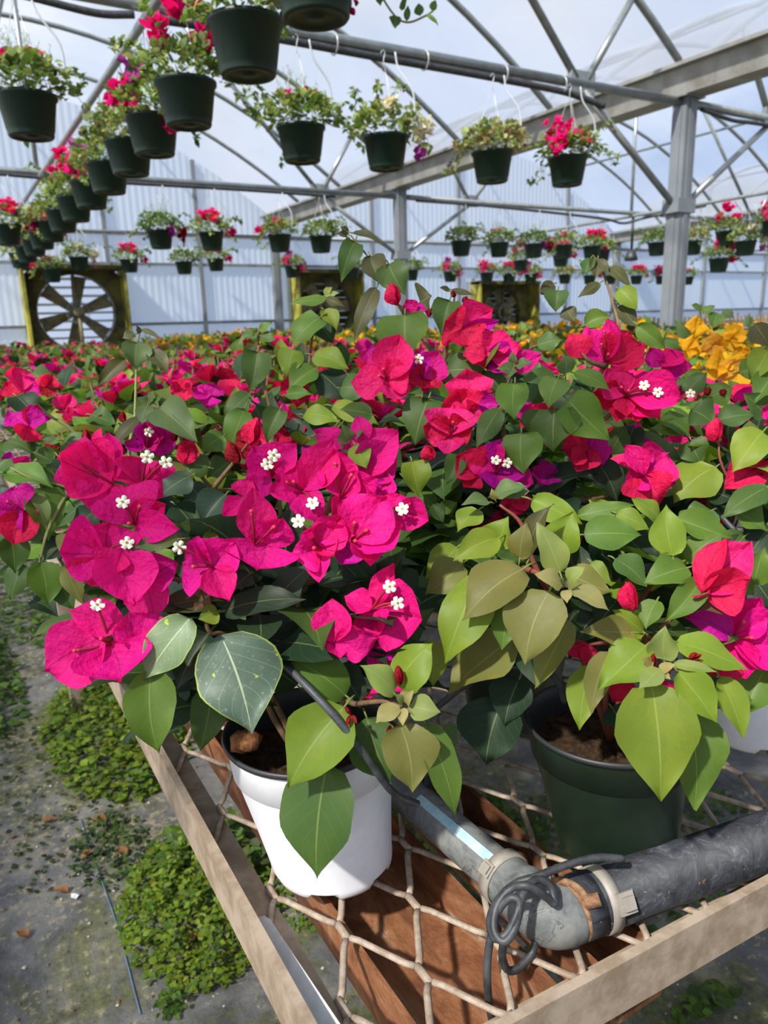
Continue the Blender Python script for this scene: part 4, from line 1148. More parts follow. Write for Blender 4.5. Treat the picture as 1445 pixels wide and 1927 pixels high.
for s in '''729 716 .835 k | 660 719 56 0 722 722; 752 634 66 .5; 772 700 60 -.3; 752 756 52 -.8; 716 660 46 .8 k | | 722 696; 715 708
795 712 .850 r | 775 664 54 .3 p; 825 662 54 .4 p; 798 736 58 -.4; 770 700 40 0; 820 716 42 -.2 | 788 676
868 620 .870 k | 838 604 70 0 r; 884 650 64 -.5 r; 922 586 62 .6; 905 640 40 0 d; 938 604 24 .4 p |
914 670 .865 r | 872 664 58 0; 974 656 62 .3 k; 928 702 60 -.4; 944 629 46 .6 k; 1020 665 34 .5 p 950 690; 968 690 50 0 p |
884 752 .842 k | 878 701 76 .4; 940 760 34 0 p |
880 778 .832 k | 860 734 72 .2 r; 846 790 40 -.3; 898 760 46 .2 |
848 820 .822 k | 854 760 80 .4; 797 799 56 0 r; 888 802 52 -.2 r; 838 854 50 -.6 |  | 844 790; 852 796
902 896 .815 r | 857 858 58 0; 884 838 36 .3; 872 920 40 -.3 |
932 890 .808 p | 902 838 66 .3 m; 968 828 66 .3; 1002 912 58 -.2; 936 926 70 -.5; 985 870 46 .2 | 933 866; 954 871
1097 674 .832 r | 1074 626 46 0 |
1138 682 .836 k | 1106 612 60 0 m; 1146 600 62 .5 m; 1186 620 56 .2 r; 1206 646 68 -.2 r 1150 692; 1214 652 60 .6 k | | 1137 626; 1132 650; 1144 668
1178 744 .820 k | 1140 694 72 .2; 1192 700 66 .5; 1280 728 64 .4 p; 1283 750 66 -.2 m; 1198 798 68 -.7 r; 1160 796 40 -.5 r; 1240 790 54 0 m; 1110 740 50 .8 r | 1212 725; 1238 738 | 1170 730; 1182 736
1245 690 .86 p | 1286 668 38 0 m; 1302 690 32 0 m; 1222 654 30 .3; 1262 660 40 .2; 1270 720 40 0 |
1107 842 .842 r | 1056 846 66 0; 1084 888 50 -.4; 1150 848 64 .2 p; 1100 796 60 .6 p; 1130 880 46 0 p |
1214 892 .825 m | 1174 838 38 .5; 1262 850 76 .3; 1176 912 46 0; 1272 908 60 -.1 p; 1236 946 78 -.7 r; 1190 870 50 .5 p |
1020 800 .86 r | 1050 770 60 0; 985 770 60 0; 1030 840 50 0; 960 760 44 .3 p |
1195 820 .87 p | 1180 800 30 0; 1215 812 40 0; 1190 846 44 0 |
960 950 .84 r | 1000 936 34 0; 985 966 36 -.3; 950 930 30 0 |
1020 910 .87 p | 1060 890 60 .3; 1000 880 50 0; 1040 930 50 0 |
780 590 .905 p | 764 564 28 0; 790 568 28 .2; 782 604 24 0 |'''.split('\n'):
    flower(w3, s, rg)

# ======================================================== plants behind the white pot (left half of the picture)
rg = random.Random(14)
w4 = thing('potted_bougainvillea', 'bougainvillea with heart-leaved upright shoots and red crumpled bracts behind the white pot plant', 'potted plant', (0.36, 0.86, MZ))
make_pot(w4, (0.36, 0.86, MZ+.004), 0.058, 0.076, 0.15, 'white')
b4 = (0.36, 0.86, MZ+.12)
stems(w4, [[b4, (560, 980, 1.0), (575, 800, 1.0), (582, 682, 1.02), (590, 620, 1.03), (604, 583, 1.04), (612, 558, 1.04)], [b4, (520, 900, .98), (510, 780, .98), (490, 700, 1.0), (486, 650, 1.01), (486, 625, 1.01)], [b4, (470, 950, .92), (400, 920, .88), (350, 850, .86), (330, 800, .86), (290, 765, .87)], [(560, 980, 1.0), (600, 850, .95), (640, 790, .93)], [(400, 920, .88), (440, 870, .87), (470, 830, .86)]], M['stem_brown'], 'stem', .0034, .0011)
fm = MB(); sm = fm
leaves(fm, '''
602 597 547 654 58 G 1.01 0 h; 612 564 546 572 26 G 1.03; 609 583 634 622 32 L 1.02; 589 668 657 694 46 L 1.0 -1; 551 657 537 713 46 L .99 0 h; 484 662 470 740 54 M .985 0 h; 594 694 543 736 52 G .99; 594 600 628 644 52 D 1.04; 612 556 625 540 16 P 1.04; 612 556 640 552 14 P 1.04; 614 562 650 578 16 K 1.03; 480 628 465 618 12 P 1.01; 488 622 512 605 16 G 1.01; 484 628 452 636 26 S 1.01; 490 632 520 640 22 M 1.01
571 780 640 796 40 L .95 -1; 625 764 714 800 42 L .95 -1; 527 770 502 834 42 M .93 0 h; 538 743 588 743 26 G .96; 600 700 660 760 60 D 1.0; 640 730 700 740 50 M .99; 620 800 560 850 60 D .96; 470 740 420 790 40 M .98; 460 770 430 850 50 G .96; 430 870 390 900 50 M .90; 520 870 470 900 60 D .93
300 766 372 832 66 S .850 -1 h; 278 762 268 800 32 S .852; 280 758 292 735 18 S .856; 282 757 254 748 14 S .858; 286 758 306 745 12 S .856; 262 786 210 848 28 K .872; 425 930 380 990 60 B .84; 455 940 415 1000 70 B .85; 360 895 300 935 60 B .85; 395 880 340 870 44 M .87; 290 880 240 905 40 L .88; 420 820 380 850 46 G .90; 360 905 310 870 40 O .87
400 960 440 1010 60 D .86; 330 950 370 1000 60 D .86; 540 780 600 830 50 D .97; 700 830 760 880 60 M .95; 760 900 800 960 56 M .90; 815 950 835 985 26 M .84; 800 960 780 990 24 M .84; 830 960 860 945 26 G .84; 815 950 795 930 26 M .84; 750 950 700 1000 60 D .86; 800 880 850 930 60 D .92
''', rg, sm)
filler(fm, rg, 130, 0.37, 0.92, MZ+.26, 0.21, 0.16, 0.14, 'DMMGL', (0.05, 0.08), test=lambda p: pix(p)[2] > 0.86 and pix(p)[1] > 735)
fm.build('foliage', M['leaf'], w4)
for b_, t_, w_, d_ in (((468, 838), (484, 786), 46, .85), ((450, 872), (428, 830), 34, .86), ((466, 872), (482, 846), 36, .86), ((440, 862), (425, 850), 24, .86), ((325, 830), (332, 812), 16, .87), ((235, 855), (222, 842), 18, .89)): buds(w4, [(b_, t_, w_, d_, 'r' if w_ > 40 else 'd')], rg)
for s in '''276 842 .868 p | 234 832 32 0; 270 792 62 .3; 312 818 54 .2; 335 822 46 .5; 262 820 34 .2 | 280 813 | 262 818
352 852 .855 r | 330 862 26 0; 348 828 26 .2; 368 836 28 .2; 344 872 30 -.4; 368 862 26 0 |
396 745 .98 p | 362 730 36 0; 404 724 40 .3; 388 764 46 -.2 |
345 735 .98 r | 318 740 40 0; 352 712 36 0; 364 745 30 0 |
545 810 .97 r | 520 830 44 0; 575 795 46 0; 560 840 44 -.2; 530 780 40 .2 |
600 850 .95 p | 570 830 40 0; 630 835 46 0; 615 870 40 0 |
555 735 1.0 r | 530 720 36 0; 580 728 36 0; 560 765 40 0 |
690 660 1.06 p | 672 640 26 0; 706 650 28 0; 690 690 30 0 |
470 830 .90 d | 440 836 30 0; 460 800 30 0 |'''.split('\n'):
    flower(w4, s, rg)

rg = random.Random(15)
w5 = thing('potted_bougainvillea', 'bougainvillea spilling broad green leaves over the aisle edge, one drooping magenta bloom', 'potted plant', (0.27, 1.04, MZ))
make_pot(w5, (0.27, 1.04, MZ+.004), 0.058, 0.076, 0.15, 'green')
b5 = (0.27, 1.04, MZ+.12)
stems(w5, [[b5, (240, 1000, 1.0), (190, 960, .93), (130, 920, .90), (60, 900, .88), (20, 880, .88)], [b5, (250, 900, 1.05), (254, 780, 1.08), (257, 678, 1.1), (260, 630, 1.1)], [(130, 920, .90), (90, 1000, .87), (75, 1060, .87)], [b5, (170, 850, 1.0), (90, 780, .98), (50, 740, .98)]], M['stem_green'], 'stem', .003, .0012)
fm = MB(); sm = fm
leaves(fm, '''
10 890 100 916 52 G .885; 80 918 92 1018 68 G .880 0 h; 54 922 88 1000 26 P .874; 140 1006 120 1052 56 O .870; 22 1010 28 1080 52 M .885; 76 1058 88 1142 64 G .865; 124 1062 160 1140 34 O .866; 40 1060 20 1130 46 M .885; 130 940 70 880 60 M .90; 90 980 50 1020 60 M .895; 160 1050 190 1110 50 D .885; 20 860 -30 900 60 M .90; 110 860 150 930 50 D .92
60 1130 110 1160 40 D .90; 180 960 140 1000 50 D .91; 257 644 253 698 50 S 1.09 0 h; 280 660 316 706 32 K 1.1; 236 676 182 730 28 K 1.09; 254 628 230 637 22 K 1.11; 268 620 303 638 12 K 1.11; 262 628 256 612 10 K 1.11; 30 745 65 790 50 D .96; 10 830 60 850 50 M .95; 100 870 60 850 40 M .95; 120 830 180 850 50 M .98; 170 780 220 800 40 M 1.0; 60 700 110 730 40 M 1.05; 150 870 200 900 60 D .95
0 1000 -40 1060 60 M .89; 20 920 -20 960 50 D .90; 110 1100 140 1150 40 M .88; 130 1020 80 1060 50 D .89
''', rg, sm)
filler(fm, rg, 130, 0.24, 1.06, MZ+.24, 0.18, 0.20, 0.14, 'DMMG', (0.05, 0.085), test=lambda p: pix(p)[2] > 0.92 and pix(p)[1] > 735)
fm.build('foliage', M['leaf'], w5)
for b_, t_, w_, d_ in (((165, 838), (160, 806), 20, .95), ((232, 796), (230, 774), 18, 1.0), ((188, 792), (190, 780), 14, 1.0)): buds(w5, [(b_, t_, w_, d_, 'd')], rg)
for s in '''44 960 .865 p | -8 985 66 .2; 24 918 66 .6; 26 1026 62 -.6 r; 58 985 42 .2 | | 16 945
55 800 .93 p | 14 772 46 .2; 88 782 44 .2; 42 830 46 -.3 r; 66 760 40 .4 r |
42 738 .97 p | 20 700 52 .3 k; 66 712 44 .3; 10 720 46 .2 r |
122 768 1.0 k | 106 742 30 0; 132 740 26 .2; 124 775 26 0 |
88 728 1.02 r | 74 706 26 0; 98 704 28 0; 90 750 28 0 d |
30 880 .90 p | 0 870 40 0; 55 860 30 0 |'''.split('\n'):
    flower(w5, s, rg)

# ======================================================== plants at the right-hand frame edge
rg = random.Random(16)
w6 = thing('potted_bougainvillea', 'bougainvillea with rounded lime leaves, single red bracts, in the white pot beside the green pot', 'potted plant', (0.835, 0.505, MZ))
make_pot(w6, (0.835, 0.505, MZ+.004), 0.0600, 0.0790, 0.148, 'white')
b6 = (0.835, 0.505, MZ+.12)
stems(w6, [[b6, (1440, 1150, .86), (1420, 1000, .85), (1360, 880, .83), (1352, 830, .83)], [b6, (1480, 1050, .86), (1450, 930, .85), (1432, 872, .84)]], M['stem_red'], 'stem', .003, .001)
fm = MB(); sm = fm
leaves(fm, '''
1345 880 1268 946 86 L .84; 1300 828 1322 874 54 M .85 0 h; 1436 812 1378 890 66 L .82; 1445 916 1356 976 50 M .79; 1200 842 1288 872 60 M .87; 1292 800 1222 806 34 G .90; 1300 770 1345 800 60 M .88; 1420 610 1450 655 44 K .95; 1445 660 1412 720 50 L .93; 1460 700 1420 760 50 G .92; 1380 960 1445 1000 60 G .80; 1340 960 1290 990 60 M .80; 1400 1010 1350 1050 60 M .79; 1450 990 1400 1060 60 D .80; 1330 920 1380 940 50 D .84
1250 780 1300 820 50 G .90; 1350 790 1420 780 44 M .90; 1440 780 1400 740 50 M .92; 1430 880 1460 950 60 G .83; 1420 1090 1460 1150 60 D .80; 1330 750 1380 730 50 G .94; 1390 700 1440 690 40 G .95; 1280 860 1320 910 50 D .88; 1290 740 1330 700 40 M .95
''', rg, sm)
filler(fm, rg, 120, 0.86, 0.55, MZ+.25, 0.17, 0.15, 0.13, 'DMGGL', (0.05, 0.085), test=lambda p: pix(p)[2] > 0.80 and pix(p)[1] > 760)
fm.build('foliage', M['leaf'], w6)
buds(w6, [((1346, 832), (1348, 785), 36, .825, 'r')], rg, 'closed crimson bud standing on a thin stalk')
buds(w6, [((1330, 745), (1334, 728), 16, .93, 'd'), ((1358, 745), (1364, 732), 14, .93, 'd')], rg)
for s in '''1436 868 .83 r | 1362 920 58 -.3; 1450 900 50 0; 1404 880 30 .4 |
1296 745 .93 s | 1290 738 20 0; 1312 740 18 0 | 1299 741
1450 780 .90 m | 1430 770 30 0; 1466 800 40 0 |'''.split('\n'):
    flower(w6, s, rg)

# ======================================================== yellow flowered plant on the near bench
rg = random.Random(17)
q0 = P(1345, 690, 1.55)
w7 = thing('potted_bougainvillea', 'golden yellow bougainvillea standing among the pink ones on the near bench', 'potted plant', (q0[0], q0[1], MZ))
make_pot(w7, (q0[0], q0[1], MZ+.004), 0.060, 0.079, 0.148, 'green')
stems(w7, [[(q0[0], q0[1], MZ+.12), (1350, 860, 1.55), (1350, 740, 1.53), (1330, 650, 1.52), (1320, 585, 1.55)], [(q0[0], q0[1], MZ+.12), (1380, 850, 1.55), (1400, 740, 1.5), (1420, 690, 1.5)]], M['stem_green'], 'stem', .003, .0012)
fm = MB()
leaves(fm, '1250 640 1290 650 30 M 1.55; 1300 640 1270 600 26 S 1.57; 1322 588 1345 576 18 G 1.55; 1320 586 1300 574 18 G 1.55; 1350 590 1340 620 28 G 1.55; 1360 585 1380 600 20 S 1.55; 1290 700 1320 730 36 G 1.5; 1230 720 1280 740 36 M 1.5; 1420 700 1440 740 40 G 1.5; 1400 730 1360 770 40 M 1.48; 1330 760 1290 790 44 G 1.46; 1250 760 1290 770 40 G 1.48; 1440 640 1420 610 34 K 1.5', rg, fm)
filler(fm, rg, 70, q0[0], q0[1]+.02, MZ+.26, 0.13, 0.11, 0.10, 'DMGGL', (0.045, 0.075), test=lambda p: pix(p)[1] > 690)
fm.build('foliage', M['leaf'], w7)
for s in """1308 618 1.50 y | 1290 610 30 0; 1322 606 30 .4; 1310 634 30 -.4; 1330 622 24 0 |
1292 660 1.49 y | 1276 650 34 0; 1306 644 34 .4; 1290 682 36 -.4; 1316 668 30 0 |
1340 650 1.50 o | 1325 636 34 0; 1356 640 36 .4; 1338 672 34 -.4; 1366 656 30 0 y |
1372 640 1.51 y | 1360 626 34 0; 1396 620 34 .4; 1400 650 36 0; 1374 664 34 -.4 |
1350 690 1.48 y | 1328 684 36 0; 1370 676 38 .4; 1346 716 40 -.4; 1376 702 36 0 o |
1388 700 1.47 o | 1372 684 40 0; 1408 690 40 .4; 1410 720 40 0; 1384 736 42 -.4 y |
1402 668 1.49 y | 1392 652 32 0; 1416 662 30 0; 1404 690 34 -.2 |""".split('\n'):
    flower(w7, s, rg)
# ------------------------------------------------------------------ plants further back on the benches
ORD = 'first second third fourth fifth sixth seventh eighth ninth tenth eleventh twelfth thirteenth fourteenth fifteenth sixteenth seventeenth eighteenth nineteenth twentieth twenty-first twenty-second twenty-third twenty-fourth twenty-fifth twenty-sixth twenty-seventh twenty-eighth'.split()

def head(mb, c, o, L, cols, rg, n=3, nu=4, nv=5):
    """one head of bracts around the outward axis o"""
    s, t = frame_of(o); a0 = rg.uniform(0, 6.28)
    for k in range(n):
        a = a0+2*math.pi*k/n+rg.uniform(-.2, .2)
        side = math.cos(a)*s+math.sin(a)*t; e = rg.uniform(0.45, 1.0)
        d = nrm(side*e+o*0.75)
        blade(mb, c, c+d*L*rg.uniform(.85, 1.15), L*rg.uniform(.72, .95), nrm(o-side*0.9), 'bract', jit(BT[rg.choice(cols)], 0.15, rg), nu, nv, rg.uniform(.1, .4), rg.uniform(-.08, .1), .05, rg)

def gen_plant(seed, R, H, nleaf, cols, heads, bcols, L=(0.05, 0.08), potkind='green', shoots=2, bl=0.045):
    rg = random.Random(seed)
    root = thing('potted_bougainvillea', 'x', 'potted plant', (0, 0, 0))
    make_pot(root, (0, 0, .004), 0.058, 0.076, 0.15, potkind)
    sm = MB(); fm = MB()
    zc = 0.15+H*0.42
    tips = []
    for k in range(9):
        a = rg.uniform(0, 6.28); q = rg.uniform(0.2, 0.95)
        e = np.array((R*q*math.cos(a), R*q*math.sin(a), 0.15+H*rg.uniform(.6, 1.0)*(1-.35*q)))
        pts = spline([np.array((0, 0, .11)), np.array((e[0]*.3, e[1]*.3, .11+.5*(e[2]-.11))), e], 4)
        tube(sm, pts, list(np.linspace(.003, .0012, len(pts))), 5); tips.append(e)
    for k in range(nleaf):
        a = rg.uniform(0, 6.28); ph = math.acos(rg.uniform(-0.45, 1.0)); q = rg.uniform(0.72, 1.08)
        o = np.array((math.sin(ph)*math.cos(a), math.sin(ph)*math.sin(a), math.cos(ph)))
        p = np.array((R*o[0]*q, R*o[1]*q, zc+H*0.55*o[2]*q))
        l = rg.uniform(*L)
        d = nrm(o*0.6+np.array((rg.uniform(-.7, .7), rg.uniform(-.7, .7), rg.uniform(-.8, .2))))
        n_ = nrm(np.array((0, 0, .8))+.8*o+np.array([rg.uniform(-.4, .4) for _ in range(3)]))
        blade(fm, p, p+d*l, l*rg.uniform(.64, .82), n_, 'leaf', jit(LT[rg.choice(cols)], 0.22, rg), 4, 5, rg.uniform(0, .3), rg.uniform(.05, .14), .04, rg)
    for k in range(shoots):                  # upright shoots with paired young leaves
        a = rg.uniform(0, 6.28); b = np.array((R*.5*math.cos(a), R*.5*math.sin(a), 0.15+H*.7)); h = rg.uniform(.06, .14)
        e = b+np.array((rg.uniform(-.03, .03), rg.uniform(-.03, .03), h)); tube(sm, [b-[0, 0, .1], b, e], .0015, 5)
        for j in range(6):
            p = b+(e-b)*(j/5); aa = rg.uniform(0, 6.28); l = rg.uniform(.03, .055)*(1-.5*j/5)
            d = nrm(np.array((math.cos(aa), math.sin(aa), rg.uniform(-.5, .4))))
            blade(fm, p, p+d*l, l*.7, np.array((d[0]*.3, d[1]*.3, 1)), 'heart', jit(LT[rg.choice('GSLM')], .2, rg), 4, 5, .2, .1, .03, rg)
    sm.build('stem', M['stem_brown'], root); fm.build('foliage', M['leaf'], root)
    for k in range(heads):
        a = rg.uniform(0, 6.28); ph = math.acos(rg.uniform(0.05, 1.0)); q = rg.uniform(0.95, 1.12); hb = MB()
        for j in range(3):
            a2, p2 = a+rg.uniform(-.3, .3), ph+rg.uniform(-.22, .22)
            o = np.array((math.sin(p2)*math.cos(a2), math.sin(p2)*math.sin(a2), math.cos(p2)))
            p = np.array((R*o[0]*q, R*o[1]*q, zc+H*0.55*o[2]*q))
            head(hb, p, nrm(o+[0, 0, .3]), bl*rg.uniform(.8, 1.1), bcols, rg)
        hb.build('flower_head', M['bract'], root)
    return root

pinkV = [gen_plant(101, .125, .27, 120, 'DMMGGL', 6, 'mkkrp'), gen_plant(102, .13, .25, 125, 'DMMGGS', 5, 'rkrmd', potkind='white'), gen_plant(103, .12, .30, 120, 'DMGGLO', 7, 'kmpr'), gen_plant(104, .135, .24, 125, 'MMGGLS', 4, 'rrkd')]
farV = [gen_plant(111, .19, .28, 150, 'DMMGGL', 9, 'krmsk', shoots=3), gen_plant(112, .20, .26, 150, 'MMGGLS', 8, 'rskm', potkind='white'), gen_plant(113, .19, .30, 150, 'DMGGL', 10, 'kmrp')]
yelV = [gen_plant(121, .20, .30, 150, 'DMMGGL', 9, 'yyo', shoots=3), gen_plant(122, .21, .28, 150, 'MMGGLS', 10, 'yoy', potkind='white'), gen_plant(123, .19, .33, 140, 'DMGGL', 10, 'yyyo')]
FLW = {0: 'magenta and crimson', 1: 'crimson', 2: 'deep pink', 3: 'sparsely flowered red'}
rg = random.Random(21)
used = {}
def place(var, x, y, label, rz, sc, grp):
    if var.name not in used:
        used[var.name] = 1
        var.location = (x, y, MZ); var.rotation_euler = (0, 0, rz); var.scale = (sc,)*3
        var['label'] = label; var['group'] = grp
        KIDS[var.name] = [(c, list(c.children)) for c in var.children]
        return var
    o = copy_tree(var, (x, y, MZ), rz, label, sc); o['group'] = grp
    return o
heroes = [(0.262, .575), (.529, .449), (.60, .70), (.36, .86), (.27, 1.04), (.835, .505), (float(q0[0]), float(q0[1]))]
row = 0
y = 0.50
while y < 2.9:
    x = 0.30+(0.105 if row % 2 else 0); c = 0
    while x < 1.80:
        if y < 1.0 and x < 0.95 and not (x > 0.75 and y > 0.62) and not (x > 0.45 and y > 0.86): x += .21; continue
        xx, yy = x+rg.uniform(-.02, .02), y+rg.uniform(-.02, .02)
        if min(math.hypot(xx-a, yy-b) for a, b in heroes) < 0.165: x += .21; continue
        v = rg.randrange(4)
        place(pinkV[v], xx, yy, f'{FLW[v]} bougainvillea, pink bench, {ORD[row]} row from end rail, {ORD[c]} from the aisle', rg.uniform(0, 6.28), rg.uniform(.9, 1.06)*(0.86 if yy < 1.15 and xx > .7 else 1), 'pink bougainvilleas on the near bench')
        x += 0.21; c += 1
    y += 0.215; row += 1
y = 3.05; row2 = 0
FW2 = {0: 'pink and crimson', 1: 'salmon red', 2: 'magenta pink'}
while y < 11.0:
    for c in range(4):
        x = 0.40+c*0.40+(0.15 if row2 % 2 else 0)+rg.uniform(-.04, .04)
        v = rg.randrange(3)
        place(farV[v], x, y+rg.uniform(-.04, .04), f'{FW2[v]} bougainvillea far along the pink bench, {ORD[row2]} far row, {ORD[c]} from aisle', rg.uniform(0, 6.28), rg.uniform(.82, .95), 'pink bougainvilleas far along the bench')
    y += 0.40; row2 += 1
y = 0.75; row3 = 0
while y < 11.0:
    for c in range(5):
        x = 2.58+c*0.46+(0.2 if row3 % 2 else 0)+rg.uniform(-.05, .05)
        if x > 4.6: continue
        if x/y > 1.75: continue
        v = rg.randrange(3)
        place(yelV[v], x, y+rg.uniform(-.04, .04), f'yellow flowering bougainvillea on the second bench, {ORD[row3]} row, {ORD[c]} plant across', rg.uniform(0, 6.28), rg.uniform(.92, 1.04), 'yellow bougainvilleas on the second bench')
    y += 0.46; row3 += 1
# ------------------------------------------------------------------ hanging baskets
def gen_basket(seed, flowers, fern=False, trail=3, nleaf=230, lf='VVPG'):
    nleaf = int(nleaf*1.55)
    """flowers: list of (tint string, azimuth deg, height, out, count, spread)"""
    rg = random.Random(seed)
    root = thing('hanging_basket', 'x', 'hanging basket', (0, 0, 0))      # origin: centre of the rim
    mb = MB()
    lathe(mb, [(0.0, -.176), (.025, -.176), (.028, -.170), (.075, -.170), (.080, -.177), (.094, -.178), (.100, -.170), (.101, -.150), (.104, -.148), (.126, -.016), (.134, -.014), (.135, 0), (.128, .002), (.122, -.02)], (0, 0, 0), 44)
    for k in range(24):
        pass
    mb.build('pot', M['pot_basket'], root)
    mb = MB(); lathe(mb, [(.123, -.02), (.07, -.012), (0.0, -.010)], (0, 0, 0), 24); mb.build('soil', M['soil'], root)
    mb = MB()
    for k in range(3):
        a = 2*math.pi*k/3+.4; tube(mb, [(.13*math.cos(a), .13*math.sin(a), -.005), (.012*math.cos(a), .012*math.sin(a), .36)], .0016, 4)
    tube(mb, spline([(0, 0, .36), (0, 0, .40), (0.01, 0, .435), (0, 0, .45), (-.02, 0, .43)], 4), .0025, 5)
    mb.build('hanger', M['wire'], root)
    mb = MB(); a = rg.uniform(5.2, 6.1)
    tube(mb, spline([(.07*math.cos(a), .07*math.sin(a), .43), (.09*math.cos(a), .09*math.sin(a), .34), (.17*math.cos(a), .17*math.sin(a), .22), (.18*math.cos(a), .18*math.sin(a), .06)], 4), .005, 6)
    mb.build('drip_tube', M['drip'], root)
    fm = MB(); sm = MB()
    VC = dict(V=(.30, .34, .15), P=(.20, .28, .09), G=(.10, .17, .04), M=(.06, .11, .035), W=(.48, .50, .34), R=(.22, .11, .06))
    for k in range(nleaf):
        a = rg.uniform(0, 6.28); ph = math.acos(rg.uniform(-0.15, 1.0)); q = rg.uniform(.55, 1.05)
        o = np.array((math.sin(ph)*math.cos(a), math.sin(ph)*math.sin(a), math.cos(ph)))
        p = np.array((.215*o[0]*q, .215*o[1]*q, .03+.135*o[2]*q)); l = rg.uniform(.034, .056)
        d = nrm(o*.7+np.array((rg.uniform(-.7, .7), rg.uniform(-.7, .7), rg.uniform(-.5, .5))))
        blade(fm, p, p+d*l, l*.70, nrm(o*.5+np.array((rg.uniform(-.5, .5), rg.uniform(-.5, .5), 1))), 'leaf', jit(VC[rg.choice(lf)], .25, rg), 2, 4, .2, .1, 0, rg)
    for k in range(trail+3):                 # trailing or reaching sprays
        a = rg.uniform(0, 6.28); z1 = rg.choice((-.12, -.05, .10, .16, .02)); R_ = rg.uniform(.22, .30)
        pts = spline([(.06*math.cos(a), .06*math.sin(a), .03), (.15*math.cos(a), .15*math.sin(a), .10), (R_*math.cos(a), R_*math.sin(a), z1+.04), ((R_+.06)*math.cos(a+.1), (R_+.06)*math.sin(a+.1), z1)], 5)
        tube(sm, pts, .0014, 4)
        for p in pts[6:]:
            for j in range(2):
                d = nrm(np.array([rg.uniform(-1, 1) for _ in range(3)])); l = rg.uniform(.030, .046)
                blade(fm, p, p+d*l, l*.62, np.array((rg.uniform(-.4, .4), rg.uniform(-.4, .4), 1)), 'leaf', jit(VC[rg.choice(lf)], .25, rg), 2, 4, .2, .1, 0, rg)
    if fern:
        for k in range(26):                  # thin upright fern fronds
            a = rg.uniform(0, 6.28); r_ = rg.uniform(0, .09); h = rg.uniform(.16, .29); lx, ly = rg.uniform(-.1, .1), rg.uniform(-.1, .1)
            b = np.array((r_*math.cos(a), r_*math.sin(a), 0)); e = b+[lx, ly, h]
            tube(sm, [b, (b+e)/2+[0, 0, .01], e], .0009, 3, cap=False)
            for j in range(26):
                t = rg.uniform(.35, 1); p = b+(e-b)*t; q = p+np.array((rg.uniform(-.022, .022), rg.uniform(-.022, .022), rg.uniform(.0, .02)))
                blade(fm, p, q, .003, np.array((rg.uniform(-1, 1), rg.uniform(-1, 1), .3)), 'leaf', jit((.24, .33, .12), .2, rg), 2, 2, 0, 0, 0, rg)
    fm.build('foliage', M['leaf'], root)
    sm.build('stem', M['stem_green'], root)
    for (cc, az, z, out, cnt, sp) in flowers:
        hb = MB(); a = math.radians(az); c0 = np.array((out*math.cos(a), out*math.sin(a), z))
        for j in range(int(cnt*2.0)):
            p = c0+np.array([max(-1.6, min(1.6, rg.gauss(0, 1)))*sp*.85 for _ in range(3)]); o = nrm(np.array((p[0], p[1], .1+p[2])))
            head(hb, p, o, rg.uniform(.050, .068), cc, rg, 3, 3, 4)
        hb.build('flower_head', M['bract'], root)
    return root
# azimuth 240 faces the camera, 150 points left in the picture, 330 right
B = dict(
 green=gen_basket(1, [], False, 4, 260, 'VPGG'), fern=gen_basket(2, [('m', 200, .13, .08, 1, .01), ('r', 330, .16, .05, 1, .01)], True, 3, 240, 'VPGG'),
 white=gen_basket(3, [('w', 320, .02, .20, 8, .035), ('w', 250, .13, .09, 2, .02), ('v', 320, -.09, .17, 3, .025)], False, 4, 240, 'VVPG'),
 fewwhite=gen_basket(4, [('w', 320, .09, .13, 4, .025)], False, 4, 240, 'VVPR'),
 magenta=gen_basket(5, [('m', 185, .13, .10, 10, .045), ('m', 210, .04, .14, 6, .035), ('mk', 270, .08, .12, 4, .02)], False, 4, 230, 'VPGG'),
 pink=gen_basket(6, [('mk', 200, .14, .05, 9, .04), ('ms', 280, .13, .10, 8, .04), ('m', 330, -.02, .19, 5, .03)], False, 3, 220, 'VPPG'),
 purple=gen_basket(7, [('v', 170, .18, .06, 6, .035), ('m', 190, .06, .13, 9, .04), ('m', 300, -.03, .15, 5, .035)], False, 3, 220, 'VPGG'),
 pinkdrop=gen_basket(8, [('m', 160, .05, .19, 7, .035), ('k', 250, .12, .06, 3, .03)], False, 3, 220, 'VPPG'),
 ferny=gen_basket(9, [('v', 300, -.03, .13, 4, .025), ('d', 330, -.05, .20, 5, .03)], True, 3, 240, 'GPGM'),
 tall=gen_basket(10, [('m', 210, .26, .05, 9, .04), ('m', 170, .16, .09, 7, .035), ('m', 300, .14, .10, 6, .03)], False, 4, 240, 'VPGG'))
ubas = {}
brg = random.Random(33)
def basket(kind, x, y, zr, label, grp='hanging baskets under the roof', rz=0.0):
    v = B[kind]
    if kind not in ubas:
        ubas[kind] = 1; v.location = (x, y, zr); v.rotation_euler = (0, 0, rz); v['label'] = label; v['group'] = grp
        KIDS[v.name] = [(c, list(c.children)) for c in v.children]
        return
    o = copy_tree(v, (x, y, zr), rz, label); o['group'] = grp
ZR = 2.385
g = 'baskets along the centre rail'
